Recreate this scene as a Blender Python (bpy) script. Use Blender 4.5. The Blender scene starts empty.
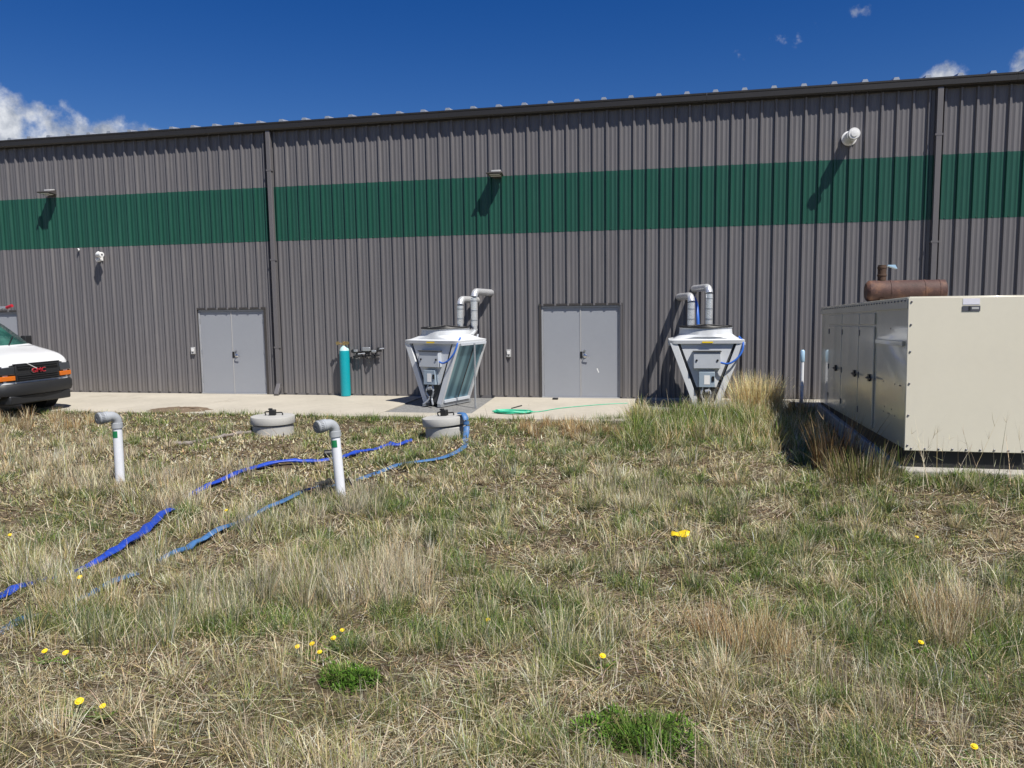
import bpy, bmesh, math, random
import numpy as np
from mathutils import Vector, Matrix, Euler
R = math.radians
random.seed(7)
rng = np.random.default_rng(11)
scene = bpy.context.scene
COL = scene.collection

# ------------------------------------------------------------------ camera
cam_data = bpy.data.cameras.new('camera')
cam = bpy.data.objects.new('camera', cam_data)
COL.objects.link(cam)
cam_data.sensor_width = 36.0
cam_data.lens = 36.0 * 786.3 / 1024.0
cam_data.clip_start = 0.05
cam_data.clip_end = 3000
YAW, PITCH, ROLL = 0.2129, 0.1040, 0.0140
_f = Vector((-math.sin(YAW) * math.cos(PITCH), math.cos(YAW) * math.cos(PITCH), -math.sin(PITCH)))
_r = Vector((math.cos(YAW), math.sin(YAW), 0))
_d = _f.cross(_r)
_rr = _r * math.cos(ROLL) + _d * math.sin(ROLL)
_dd = -_r * math.sin(ROLL) + _d * math.cos(ROLL)
_m = Matrix((_rr, -_dd, -_f)).transposed().to_4x4()
_m.translation = (0, -18.394, 2.284)
cam.matrix_world = _m
scene.camera = cam

# ------------------------------------------------------------------ sun
SUN_DIR = Vector((-1.22, 1.0, -2.36)).normalized()
sd = bpy.data.lights.new('sun', 'SUN')
sd.energy = 5.0
sd.angle = R(0.53)
sd.color = (1.0, 0.955, 0.88)
sun = bpy.data.objects.new('sun', sd)
COL.objects.link(sun)
sun.rotation_euler = SUN_DIR.to_track_quat('-Z', 'Y').to_euler()
sun.location = (20, -20, 40)

# ------------------------------------------------------------------ world: sky + cumulus placed by direction
world = bpy.data.worlds.new('World')
scene.world = world
world.use_nodes = True
wt = world.node_tree
wt.nodes.clear()


class NG:
    """tiny helper for building node trees out of maths"""
    def __init__(self, nt):
        self.nt = nt

    def n(self, t, **kw):
        o = self.nt.nodes.new(t)
        for k, v in kw.items():
            setattr(o, k, v)
        return o

    def put(self, sock, v):
        if isinstance(v, bpy.types.NodeSocket):
            self.nt.links.new(v, sock)
        else:
            sock.default_value = v

    def m(self, op, a, b=None, c=None, clamp=False):
        o = self.n('ShaderNodeMath', operation=op)
        o.use_clamp = clamp
        self.put(o.inputs[0], a)
        if b is not None:
            self.put(o.inputs[1], b)
        if c is not None:
            self.put(o.inputs[2], c)
        return o.outputs[0]

    def ramp(self, fac, stops):
        o = self.n('ShaderNodeValToRGB')
        e = o.color_ramp.elements
        while len(e) < len(stops):
            e.new(0.5)
        for i, (p, c) in enumerate(stops):
            e[i].position = p
            e[i].color = (*c, 1) if len(c) == 3 else c
        self.put(o.inputs[0], fac)
        return o.outputs[0]

    def mix(self, fac, a, b, blend='MIX'):
        o = self.n('ShaderNodeMix', data_type='RGBA', blend_type=blend)
        self.put(o.inputs[0], fac)
        for s, v in ((o.inputs[6], a), (o.inputs[7], b)):
            self.put(s, v if isinstance(v, bpy.types.NodeSocket) else (*v, 1))
        return o.outputs[2]

    def noise(self, vec, scale, detail=4, rough=0.55, dist=0.0):
        o = self.n('ShaderNodeTexNoise')
        if vec is not None:
            self.put(o.inputs['Vector'], vec)
        o.inputs['Scale'].default_value = scale
        o.inputs['Detail'].default_value = detail
        o.inputs['Roughness'].default_value = rough
        o.inputs['Distortion'].default_value = dist
        return o.outputs[0]


g = NG(wt)
sky = g.n('ShaderNodeTexSky', sky_type='NISHITA')
sky.sun_disc = False
sky.sun_elevation = math.asin(-SUN_DIR.z)
sky.sun_rotation = math.atan2(-SUN_DIR.x, -SUN_DIR.y)
sky.altitude = 600
sky.air_density = 1.0
sky.dust_density = 0.15
sky.ozone_density = 3.0
hsv = g.n('ShaderNodeHueSaturation')
hsv.inputs['Hue'].default_value = 0.519
hsv.inputs['Saturation'].default_value = 1.42
hsv.inputs['Value'].default_value = 1.10
wt.links.new(sky.outputs[0], hsv.inputs['Color'])
tc = g.n('ShaderNodeTexCoord')
sep = g.n('ShaderNodeSeparateXYZ')
wt.links.new(tc.outputs['Generated'], sep.inputs[0])
az = g.m('MULTIPLY', g.m('ARCTAN2', sep.outputs[0], sep.outputs[1]), 180 / math.pi)
el = g.m('MULTIPLY', g.m('ARCSINE', sep.outputs[2]), 180 / math.pi)
CLOUDS = [(-45.4, 10.2, 3.2, 2.6, 1.0), (-41.2, 10.6, 2.6, 1.7, 1.0), (-38.2, 10.4, 2.6, 1.5, 1.0), (-36.0, 10.3, 2.2, 1.1, .9),
          (-52.0, 11.4, 6.0, 3.2, 1.0), (-60, 9, 9, 3, .9), (16.0, 12.8, 1.5, 1.1, .95), (21.3, 12.6, 2.3, 2.1, 1.0), (30, 12, 8, 4, 1.0),
          (6.9, 16.6, 2.0, .55, .52), (10.9, 17.9, 1.0, .8, .55), (8.7, 16.9, 1.2, .5, .38), (3.5, 15.9, .6, .5, .3),
          (70, 14, 14, 5, .9), (120, 20, 20, 7, .9), (-120, 16, 24, 6, .9), (170, 25, 16, 6, .8)]
shape = None
for (ca, ce, ra, re, st) in CLOUDS:
    dx = g.m('DIVIDE', g.m('SUBTRACT', az, ca), ra)
    dy = g.m('DIVIDE', g.m('SUBTRACT', el, ce), re)
    dd = g.m('ADD', g.m('MULTIPLY', dx, dx), g.m('MULTIPLY', dy, dy))
    b = g.m('MULTIPLY', g.m('SUBTRACT', 1.0, g.m('MULTIPLY', dd, 0.5)), st)
    shape = b if shape is None else g.m('MAXIMUM', shape, b)
shape = g.m('MAXIMUM', shape, -1.0)
n1 = g.noise(tc.outputs['Generated'], 22, 9, 0.60, 0.0)
n2 = g.noise(tc.outputs['Generated'], 60, 6, 0.6)
cov = g.m('ADD', g.m('ADD', shape, g.m('MULTIPLY', g.m('SUBTRACT', n1, 0.5), 2.0)), g.m('MULTIPLY', g.m('SUBTRACT', n2, .5), .9))
mr = g.n('ShaderNodeMapRange', interpolation_type='SMOOTHSTEP')
g.put(mr.inputs[0], cov)
mr.inputs[1].default_value = 0.34
mr.inputs[2].default_value = 1.05
cmask = g.m('MULTIPLY', mr.outputs[0], 0.93)
n3 = g.noise(tc.outputs['Generated'], 34, 6, 0.6)
ccol = g.ramp(n3, [(0.36, (4.6, 5.1, 6.0)), (0.62, (11.5, 11.8, 12.3))])
fin = g.mix(cmask, hsv.outputs[0], ccol)
bg = g.n('ShaderNodeBackground')
bg.inputs['Strength'].default_value = 0.055
wt.links.new(fin, bg.inputs['Color'])
wo = g.n('ShaderNodeOutputWorld')
wt.links.new(bg.outputs[0], wo.inputs['Surface'])

# ------------------------------------------------------------------ exposure
scene.view_settings.view_transform = 'Standard'
scene.view_settings.look = 'None'
scene.view_settings.exposure = 0.34
scene.view_settings.gamma = 1.0
scene.view_settings.use_curve_mapping = False
scene.cycles.max_bounces = 6
scene.cycles.diffuse_bounces = 3
scene.cycles.glossy_bounces = 3
scene.cycles.transmission_bounces = 4
scene.cycles.caustics_reflective = False
scene.cycles.caustics_refractive = False
scene.cycles.use_denoising = True
scene.render.use_persistent_data = False


# ------------------------------------------------------------------ materials
def mat(name, col, rough=0.6, metal=0.0, var=0.12, scale=3.0, bump=0.0, bscale=40.0, coat=0.0, spots=None, spec=0.5, stretch=(1, 1, 1)):
    """Principled paint with two octaves of tonal wear; spots = (colour, scale, threshold, strength)"""
    m = bpy.data.materials.new(name)
    m.use_nodes = True
    nt = m.node_tree
    q = NG(nt)
    p = nt.nodes['Principled BSDF']
    t = q.n('ShaderNodeTexCoord')
    mp = q.n('ShaderNodeMapping')
    mp.inputs['Scale'].default_value = stretch
    nt.links.new(t.outputs['Object'], mp.inputs[0])
    v = mp.outputs[0]
    a = q.noise(v, scale, 5, 0.6)
    b = q.noise(v, scale * 9, 3, 0.6)
    fac = q.m('ADD', q.m('MULTIPLY', a, 0.65), q.m('MULTIPLY', b, 0.35))
    lo = tuple(c * (1 - var) for c in col)
    hi = tuple(min(c * (1 + var), 1) for c in col)
    c = q.ramp(fac, [(0.3, lo), (0.7, hi)])
    if spots:
        sc, ss, th, st = spots
        s = q.noise(v, ss, 6, 0.65)
        r = q.n('ShaderNodeMapRange')
        q.put(r.inputs[0], s)
        r.inputs[1].default_value = th
        r.inputs[2].default_value = th + 0.12
        c = q.mix(q.m('MULTIPLY', r.outputs[0], st), c, sc)
    nt.links.new(c, p.inputs['Base Color'])
    rr = q.m('ADD', rough - 0.06, q.m('MULTIPLY', b, 0.12))
    nt.links.new(rr, p.inputs['Roughness'])
    p.inputs['Metallic'].default_value = metal
    p.inputs['Specular IOR Level'].default_value = spec
    if coat:
        p.inputs['Coat Weight'].default_value = coat
        p.inputs['Coat Roughness'].default_value = 0.05
    if bump:
        bn = q.n('ShaderNodeBump')
        bn.inputs['Strength'].default_value = bump
        bn.inputs['Distance'].default_value = 0.01
        nb = q.noise(v, bscale, 4, 0.6)
        nt.links.new(nb, bn.inputs['Height'])
        nt.links.new(bn.outputs[0], p.inputs['Normal'])
    return m


M = {}
M['steel_grey'] = mat('wall_grey_paint', (.146, .140, .146), .42, var=.06, scale=.7, bump=.03, bscale=6, stretch=(1, 1, .3))
M['steel_green'] = mat('wall_green_paint', (.013, .078, .053), .40, var=.07, scale=.7, bump=.03, bscale=6, stretch=(1, 1, .3))
for key, h0 in (('steel_grey', 1), ('steel_green', 0)):
    nt = M[key].node_tree
    q = NG(nt)
    p = nt.nodes['Principled BSDF']
    src = p.inputs['Base Color'].links[0].from_socket
    t = q.n('ShaderNodeTexCoord')
    sx = q.n('ShaderNodeSeparateXYZ')
    nt.links.new(t.outputs['Object'], sx.inputs[0])
    wn = q.n('ShaderNodeTexWhiteNoise', noise_dimensions='1D')
    q.put(wn.inputs['W'], q.m('FLOOR', q.m('DIVIDE', q.m('ADD', sx.outputs[0], 17.9), .9144)))
    c = q.mix(q.m('MULTIPLY', wn.outputs['Value'], .16), src, (.10, .095, .10) if h0 else (.012, .06, .045))
    mp = q.n('ShaderNodeMapping')
    mp.inputs['Scale'].default_value = (5, 1, .25)
    nt.links.new(t.outputs['Object'], mp.inputs[0])
    st = q.n('ShaderNodeMapRange')
    q.put(st.inputs[0], q.noise(mp.outputs[0], 1.6, 6, .65))
    st.inputs[1].default_value = .52
    st.inputs[2].default_value = .80
    c = q.mix(q.m('MULTIPLY', st.outputs[0], .28), c, (.33, .31, .29) if h0 else (.05, .15, .12))
    if h0:
        sp = q.n('ShaderNodeMapRange')
        q.put(sp.inputs[0], q.m('ADD', sx.outputs[2], q.m('MULTIPLY', q.noise(t.outputs['Object'], 3.0, 5), .5)))
        sp.inputs[1].default_value = .75
        sp.inputs[2].default_value = .15
        c = q.mix(q.m('MULTIPLY', sp.outputs[0], .25), c, (.25, .215, .17))
    nt.links.new(c, p.inputs['Base Color'])
M['trim_grey'] = mat('trim_grey_paint', (.14, .133, .137), .42, var=.05)
M['gutter'] = mat('gutter_bronze', (.024, .022, .021), .45, var=.08)
M['roof'] = mat('galvanised_roof', (.52, .54, .56), .38, metal=.55, var=.08)
M['core'] = mat('wall_core', (.05, .05, .05), .9)
M['door'] = mat('door_grey_paint', (.300, .315, .345), .45, var=.03, scale=1.2, spots=((.16, .17, .19), 3.2, .70, .35))
M['door_frame'] = mat('door_frame_paint', (.34, .35, .37), .45, var=.04)
M['chrome'] = mat('satin_steel', (.62, .62, .62), .28, metal=1, var=.05)
M['black'] = mat('black_plastic', (.012, .012, .013), .5, var=.15)
M['rubber'] = mat('black_rubber', (.018, .018, .018), .8, var=.2)
M['bronze'] = mat('dark_bronze_fixture', (.055, .050, .048), .4, var=.08)
M['fixture_grey'] = mat('fixture_grey', (.42, .42, .42), .45, var=.06)
M['lens'] = mat('lamp_lens', (.20, .19, .17), .2, var=.05)
M['white_plastic'] = mat('white_plastic', (.78, .78, .77), .4, var=.04)
M['pvc'] = mat('white_pvc', (.74, .76, .80), .35, var=.05, scale=5, spots=((.42, .38, .30), 5, .63, .5))
M['pvc_grey'] = mat('grey_pvc', (.36, .38, .40), .45, var=.08, scale=12)
M['pvc_dark'] = mat('grey_pvc_cap', (.17, .18, .19), .5, var=.12, scale=14)
M['green_label'] = mat('green_label', (.015, .20, .075), .5, var=.05)
M['concrete'] = mat('concrete', (.44, .405, .335), .85, var=.14, scale=.9, bump=.25, bscale=60, spots=((.30, .265, .21), .8, .58, .45))
M['concrete_old'] = mat('weathered_concrete', (.40, .38, .335), .9, var=.14, scale=5, bump=.4, bscale=50, spots=((.22, .20, .17), 4, .58, .5))
M['riser'] = mat('riser_grey', (.42, .415, .39), .8, var=.10, scale=6, bump=.12, bscale=50, spots=((.28, .26, .22), 6, .62, .5))
M['unit_grey'] = mat('unit_white_paint', (.62, .64, .66), .4, var=.05, scale=4)
M['unit_mid'] = mat('unit_grey_paint', (.47, .50, .54), .4, var=.05, scale=4)
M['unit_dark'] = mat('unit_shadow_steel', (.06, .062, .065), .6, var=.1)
M['switch_blue'] = mat('switch_box_paint', (.30, .37, .44), .4, var=.05, scale=4)
M['foil'] = mat('foil_insulation', (.82, .83, .84), .28, metal=.6, var=.08, scale=9, bump=.35, bscale=22)
M['galv'] = mat('galvanised_steel', (.42, .44, .46), .4, metal=.6, var=.1, scale=8)
M['hose_blue'] = mat('blue_layflat_hose', (.016, .062, .42), .5, var=.3, scale=5, bump=.6, bscale=18, spots=((.10, .11, .13), 6, .60, .5))
M['hose_pale'] = mat('faded_blue_hose', (.055, .15, .33), .5, var=.25, scale=5, bump=.3, bscale=30, spots=((.22, .22, .18), 7, .55, .6))
M['hose_small'] = mat('small_blue_hose', (.03, .13, .52), .4, var=.15)
M['hose_grey'] = mat('grey_brown_hose', (.22, .19, .17), .7, var=.2, scale=6)
M['hose_green'] = mat('green_hose', (.03, .46, .27), .45, var=.2, scale=8)
M['teal'] = mat('teal_cylinder_paint', (.005, .31, .36), .36, var=.05, scale=3)
M['teal_pale'] = mat('pale_shoulder_paint', (.45, .66, .66), .4, var=.08)
M['brass'] = mat('brass', (.62, .46, .22), .3, metal=.9, var=.15)
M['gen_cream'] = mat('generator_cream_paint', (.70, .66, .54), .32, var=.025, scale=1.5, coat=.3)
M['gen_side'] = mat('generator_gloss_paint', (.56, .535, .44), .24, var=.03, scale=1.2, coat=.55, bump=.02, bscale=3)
M['gen_black'] = mat('generator_skid', (.014, .014, .014), .6, var=.2)
M['rust'] = mat('rusty_steel', (.085, .042, .034), .7, var=.45, scale=5, bump=.4, bscale=50, spots=((.17, .085, .05), 5, .52, .8))
M['rust_dark'] = mat('dark_rust', (.065, .036, .022), .8, var=.35, scale=9, bump=.3, bscale=60)
M['pale_blue'] = mat('pale_blue_metal', (.42, .62, .80), .35, metal=.2, var=.08)
M['van_white'] = mat('van_white_paint', (.80, .81, .82), .25, var=.02, coat=.8)
M['van_black'] = mat('van_black_trim', (.016, .017, .019), .5, var=.1)
M['van_grey'] = mat('van_bumper_grey', (.016, .017, .019), .55, var=.1)
M['amber'] = mat('amber_lens', (.62, .15, .012), .3, var=.05)
M['clear_lens'] = mat('headlamp_lens', (.035, .038, .042), .12, var=.2, coat=1)
M['red_badge'] = mat('red_badge', (.45, .02, .035), .3, var=.05)
M['dirt'] = mat('bare_dirt', (.16, .115, .075), .95, var=.3, scale=6, bump=.5, bscale=40)
M['gravel'] = mat('grey_gravel', (.20, .20, .195), .9, var=.5, scale=22, bump=1, bscale=60)
M['yellow'] = mat('yellow_plastic', (.85, .60, .02), .4, var=.08)
M['petal'] = mat('dandelion_petals', (.85, .62, .015), .7, var=.1)
M['sticker'] = mat('white_sticker', (.72, .71, .78), .5, var=.03)
M['plate'] = mat('dark_data_plate', (.11, .11, .13), .35, metal=.3, var=.1)

# coil: vertical fins between headers, satin aluminium with the sky's reflection put into its blue colour
mc = bpy.data.materials.new('coil_fins')
mc.use_nodes = True
q = NG(mc.node_tree)
p = mc.node_tree.nodes['Principled BSDF']
t = q.n('ShaderNodeTexCoord')
w = q.n('ShaderNodeTexWave', wave_type='BANDS', bands_direction='Y')
w.inputs['Scale'].default_value = 1.1
w.inputs['Distortion'].default_value = .6
mc.node_tree.links.new(t.outputs['Object'], w.inputs['Vector'])
mc.node_tree.links.new(q.ramp(w.outputs[0], [(.2, (.07, .15, .20)), (.8, (.16, .30, .37))]), p.inputs['Base Color'])
p.inputs['Metallic'].default_value = .55
p.inputs['Roughness'].default_value = .35
M['coil'] = mc

# windshield
mg = bpy.data.materials.new('van_glass')
mg.use_nodes = True
p = mg.node_tree.nodes['Principled BSDF']
q = NG(mg.node_tree)
t = q.n('ShaderNodeTexCoord')
mg.node_tree.links.new(q.ramp(q.noise(t.outputs['Object'], 2.5, 3), [(.35, (.012, .05, .045)), (.7, (.05, .17, .14))]), p.inputs['Base Color'])
p.inputs['Roughness'].default_value = .06
p.inputs['Coat Weight'].default_value = 1
M['glass'] = mg

# foliage: colour from a per-blade attribute, diffuse + translucent
mb = bpy.data.materials.new('grass_blades')
mb.use_nodes = True
nt = mb.node_tree
nt.nodes.clear()
q = NG(nt)
at = q.n('ShaderNodeAttribute')
at.attribute_name = 'Col'
df = q.n('ShaderNodeBsdfDiffuse')
tr = q.n('ShaderNodeBsdfTranslucent')
mx = q.n('ShaderNodeMixShader')
mx.inputs[0].default_value = .22
out = q.n('ShaderNodeOutputMaterial')
for s in (df, tr):
    nt.links.new(at.outputs['Color'], s.inputs['Color'])
nt.links.new(df.outputs[0], mx.inputs[1])
nt.links.new(tr.outputs[0], mx.inputs[2])
nt.links.new(mx.outputs[0], out.inputs['Surface'])
M['blades'] = mb

# ground soil with straw-coloured mottling
ms = bpy.data.materials.new('soil')
ms.use_nodes = True
nt = ms.node_tree
q = NG(nt)
p = nt.nodes['Principled BSDF']
t = q.n('ShaderNodeTexCoord')
v = t.outputs['Object']
a = q.noise(v, .7, 6, .6)
b = q.noise(v, 26, 5, .7)
c = q.noise(v, 90, 3, .6)
soil = q.ramp(b, [(.30, (.045, .032, .021)), (.52, (.12, .09, .06)), (.74, (.34, .275, .19))])
green = q.ramp(c, [(.3, (.06, .075, .03)), (.7, (.19, .19, .09))])
f1 = q.n('ShaderNodeMapRange')
q.put(f1.inputs[0], a)
f1.inputs[1].default_value = .45
f1.inputs[2].default_value = .68
nt.links.new(q.mix(q.m('MULTIPLY', f1.outputs[0], .45), soil, green), p.inputs['Base Color'])
p.inputs['Roughness'].default_value = .97
p.inputs['Specular IOR Level'].default_value = .1
bn = q.n('ShaderNodeBump')
bn.inputs['Strength'].default_value = .9
bn.inputs['Distance'].default_value = .03
nt.links.new(b, bn.inputs['Height'])
nt.links.new(bn.outputs[0], p.inputs['Normal'])
M['soil'] = ms


# ------------------------------------------------------------------ mesh helpers
class MB:
    """collects primitives; build() links them as ONE mesh object"""
    def __init__(self):
        self.v, self.f = [], []

    def add(self, verts, faces, mtx=None):
        o = len(self.v)
        for c in verts:
            c = Vector(c)
            self.v.append(tuple(mtx @ c) if mtx is not None else tuple(c))
        self.f += [tuple(i + o for i in f) for f in faces]
        return self

    def box(self, x0, x1, y0, y1, z0, z1, mtx=None):
        return self.add([(x0, y0, z0), (x1, y0, z0), (x1, y1, z0), (x0, y1, z0), (x0, y0, z1), (x1, y0, z1), (x1, y1, z1), (x0, y1, z1)],
                        [(0, 3, 2, 1), (4, 5, 6, 7), (0, 1, 5, 4), (1, 2, 6, 5), (2, 3, 7, 6), (3, 0, 4, 7)], mtx)

    def hexa(self, lo, hi):
        """eight corners: four lower, four upper (same winding)"""
        return self.add(list(lo) + list(hi), [(0, 3, 2, 1), (4, 5, 6, 7), (0, 1, 5, 4), (1, 2, 6, 5), (2, 3, 7, 6), (3, 0, 4, 7)])

    def prism(self, poly, n, mtx=None):
        """planar polygon (3-D points) pushed along vector n"""
        k = len(poly)
        n = Vector(n)
        vs = [Vector(c) for c in poly] + [Vector(c) + n for c in poly]
        fs = [tuple(range(k))[::-1], tuple(range(k, 2 * k))] + [(i, (i + 1) % k, k + (i + 1) % k, k + i) for i in range(k)]
        return self.add(vs, fs, mtx)

    def lathe(self, prof, seg=24, mtx=None, cap=True):
        """profile of (radius, z) round the z axis"""
        vs, fs = [], []
        for r_, z in prof:
            for i in range(seg):
                a_ = 2 * math.pi * i / seg
                vs.append((r_ * math.cos(a_), r_ * math.sin(a_), z))
        for j in range(len(prof) - 1):
            for i in range(seg):
                k = (i + 1) % seg
                fs.append((j * seg + i, j * seg + k, (j + 1) * seg + k, (j + 1) * seg + i))
        if cap:
            fs.append(tuple(range(seg))[::-1])
            fs.append(tuple(range((len(prof) - 1) * seg, len(prof) * seg)))
        return self.add(vs, fs, mtx)

    def cyl(self, a, b, r0, r1=None, seg=16):
        a, b = Vector(a), Vector(b)
        mt = Matrix.Translation(a) @ (b - a).to_track_quat('Z', 'Y').to_matrix().to_4x4()
        return self.lathe([(r0, 0), (r0 if r1 is None else r1, (b - a).length)], seg, mt)

    def tube(self, pts, r_, seg=10, ry=None):
        """round (or flattened: ry) tube through points"""
        pts = [Vector(c) for c in pts]
        n = len(pts)
        rad = r_ if hasattr(r_, '__len__') else [r_] * n
        vs, fs = [], []
        up = Vector((0, 0, 1))
        for i in range(n):
            d = (pts[min(i + 1, n - 1)] - pts[max(i - 1, 0)]).normalized()
            s = d.cross(up)
            if s.length < .15:
                s = d.cross(Vector((0, 1, 0)))
            s.normalize()
            u = s.cross(d).normalized()
            for k in range(seg):
                a_ = 2 * math.pi * k / seg
                h = (ry[i] if hasattr(ry, '__len__') else ry) if ry is not None else rad[i]
                vs.append(pts[i] + s * (rad[i] * math.cos(a_)) + u * (h * math.sin(a_)))
        for i in range(n - 1):
            for k in range(seg):
                l = (k + 1) % seg
                fs.append((i * seg + k, i * seg + l, (i + 1) * seg + l, (i + 1) * seg + k))
        fs.append(tuple(range(seg))[::-1])
        fs.append(tuple(range((n - 1) * seg, n * seg)))
        return self.add(vs, fs)

    def grid(self, rows):
        """rows of equal-length point lists"""
        k = len(rows[0])
        vs = [c for r_ in rows for c in r_]
        fs = [(j * k + i, j * k + i + 1, (j + 1) * k + i + 1, (j + 1) * k + i) for j in range(len(rows) - 1) for i in range(k - 1)]
        return self.add(vs, fs)

    def build(self, name, material, parent=None, bevel=0.0, smooth=35, recalc=True):
        me = bpy.data.meshes.new(name)
        me.from_pydata(self.v, [], self.f)
        if recalc:
            bm = bmesh.new()
            bm.from_mesh(me)
            bmesh.ops.recalc_face_normals(bm, faces=bm.faces)
            bm.to_mesh(me)
            bm.free()
        if smooth:
            me.polygons.foreach_set('use_smooth', [True] * len(me.polygons))
            me.set_sharp_from_angle(angle=R(smooth))
        me.materials.append(material)
        o = bpy.data.objects.new(name, me)
        COL.objects.link(o)
        if bevel:
            b_ = o.modifiers.new('bevel', 'BEVEL')
            b_.width = bevel
            b_.segments = 2
            b_.limit_method = 'ANGLE'
            b_.angle_limit = R(40)
        if parent is not None:
            o.parent = parent
        return o


def tag(o, label=None, cat=None, group=None, kind=None):
    for k, v_ in (('label', label), ('category', cat), ('group', group), ('kind', kind)):
        if v_:
            o[k] = v_
    return o


def thing(name, label, cat, loc=(0, 0, 0), rot=(0, 0, 0), group=None):
    o = bpy.data.objects.new(name, None)
    COL.objects.link(o)
    o.location = loc
    o.rotation_euler = rot
    o.empty_display_size = .1
    return tag(o, label, cat, group)


def smooth_path(pts, n=8):
    """Catmull-Rom through points"""
    P = [Vector(c) for c in pts]
    P = [P[0] * 2 - P[1]] + P + [P[-1] * 2 - P[-2]]
    o = []
    for i in range(1, len(P) - 2):
        for k in range(n):
            s = k / n
            a_, b_, c_, d_ = P[i - 1], P[i], P[i + 1], P[i + 2]
            o.append(.5 * ((2 * b_) + (c_ - a_) * s + (2 * a_ - 5 * b_ + 4 * c_ - d_) * s ** 2 + (3 * b_ - a_ - 3 * c_ + d_) * s ** 3))
    o.append(P[-2])
    return o


# ------------------------------------------------------------------ terrain
def vnoise(x, y, scale, seed):
    x = np.asarray(x, float) / scale
    y = np.asarray(y, float) / scale
    T = np.random.default_rng(seed).random((256, 256))
    xi, yi = np.floor(x).astype(int), np.floor(y).astype(int)
    fx, fy = x - xi, y - yi
    fx, fy = fx * fx * (3 - 2 * fx), fy * fy * (3 - 2 * fy)
    a_ = T[xi % 256, yi % 256]
    b_ = T[(xi + 1) % 256, yi % 256]
    c_ = T[xi % 256, (yi + 1) % 256]
    d_ = T[(xi + 1) % 256, (yi + 1) % 256]
    return (a_ * (1 - fx) + b_ * fx) * (1 - fy) + (c_ * (1 - fx) + d_ * fx) * fy


def sstep(a, b, x):
    t_ = np.clip((x - a) / (b - a), 0, 1)
    return t_ * t_ * (3 - 2 * t_)


SLAB_FRONT = -3.42


def gz(x, y):
    """ground height"""
    x = np.asarray(x, float)
    y = np.asarray(y, float)
    n_ = (vnoise(x, y, 1.7, 1) - .5) * .10 + (vnoise(x, y, .55, 2) - .5) * .05 + (vnoise(x, y, .2, 3) - .5) * .02
    fade = sstep(-2.6, -4.2, y) * .9 + .1
    z = -.055 + n_ * fade
    z = z + .62 * sstep(-12.2, -19.5, y) + .05 * sstep(-4.5, -8, y)
    z = z + .05 * sstep(-1, .8, x) * sstep(-1.4, -3.2, y) * sstep(-7, -5, y)      # slight bank beside the right-hand cooler
    z = z + .13 * sstep(1.7, 2.7, x) * sstep(-10.4, -8.8, y) * (y < -8.3)
    under = (x < -.9) & (y > SLAB_FRONT + .05)
    return np.where(under, np.minimum(z, -.07), z)


def axis(lo, hi, step, far):
    mid = np.arange(lo, hi + step / 2, step)
    k = np.array([1, 2.5, 6, 15, 40, 110, 300, 800.0])
    k = k[k < far]
    return np.concatenate([(lo - k)[::-1], mid, hi + k])


xs = axis(-21, 9, .12, 900)
ys = axis(-20, 0.2, .12, 900)
X_, Y_ = np.meshgrid(xs, ys)
Z_ = np.where((np.abs(X_ + 6) > 17) | (Y_ > .3) | (Y_ < -21.1), np.where(Y_ < -21, .5, -.07), gz(X_, Y_))
V_ = np.stack([X_, Y_, Z_], -1).reshape(-1, 3)
nx, ny = len(xs), len(ys)
I_ = (np.arange(ny - 1)[:, None] * nx + np.arange(nx - 1)[None, :]).reshape(-1)
F_ = np.stack([I_, I_ + 1, I_ + nx + 1, I_ + nx], -1)


def np_mesh(name, V, F, material, col=None, smooth=True):
    me = bpy.data.meshes.new(name)
    k = F.shape[1]
    me.vertices.add(len(V))
    me.vertices.foreach_set('co', np.ascontiguousarray(V, np.float32).reshape(-1))
    me.loops.add(F.size)
    me.loops.foreach_set('vertex_index', np.ascontiguousarray(F, np.int32).reshape(-1))
    me.polygons.add(len(F))
    me.polygons.foreach_set('loop_start', np.arange(len(F), dtype=np.int32) * k)
    if smooth:
        me.polygons.foreach_set('use_smooth', np.ones(len(F), bool))
    if col is not None:
        ca = me.color_attributes.new('Col', 'FLOAT_COLOR', 'POINT')
        c4 = np.ones((len(V), 4), np.float32)
        c4[:, :3] = col
        ca.data.foreach_set('color', c4.reshape(-1))
    me.update(calc_edges=True)
    me.materials.append(material)
    o = bpy.data.objects.new(name, me)
    COL.objects.link(o)
    return o


ground = np_mesh('ground', V_, F_, M['soil'])
tag(ground, 'dry grassy dirt lot sloping gently to the building', None, None, 'structure')

# pavement slabs along the wall (joints are real gaps)
pv = MB()
for x0, x1 in ((-36, -29.006), (-29, -22.006), (-22, -15.706), (-15.70, -10.708), (-10.70, -6.20)):
    pv.box(x0, x1, SLAB_FRONT, -.02, -.16, 0)
pv.add([(-4.20, -3.42, -.16), (-.98, -3.42, -.16), (-.98, -.02, -.16), (-4.40, -.02, -.16), (-4.20, -3.42, .004), (-.98, -3.42, .004), (-.98, -.02, .004), (-4.40, -.02, .004)],
       [(0, 3, 2, 1), (4, 5, 6, 7), (0, 1, 5, 4), (1, 2, 6, 5), (2, 3, 7, 6), (3, 0, 4, 7)])
pv.box(-6.19, -4.22, -3.30, -2.75, -.16, -.008)
pv.box(-.97, 12.0, -.20, -.02, -.16, .035)
o = pv.build('pavement', M['concrete'], bevel=.008)
tag(o, 'pale concrete apron along the foot of the metal wall', kind='structure')
gv = MB().box(-6.19, -4.22, -2.74, -.02, -.16, -.025)
o = gv.build('gravel_bed', M['gravel'])
tag(o, 'dark grey gravel strip under the left cooler', kind='structure')
gv = MB().box(-.97, 2.25, -2.3, -.21, -.16, -.01)
o = gv.build('gravel_bed', M['gravel'])
tag(o, 'dark grey gravel strip under the right cooler', kind='structure')

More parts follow.
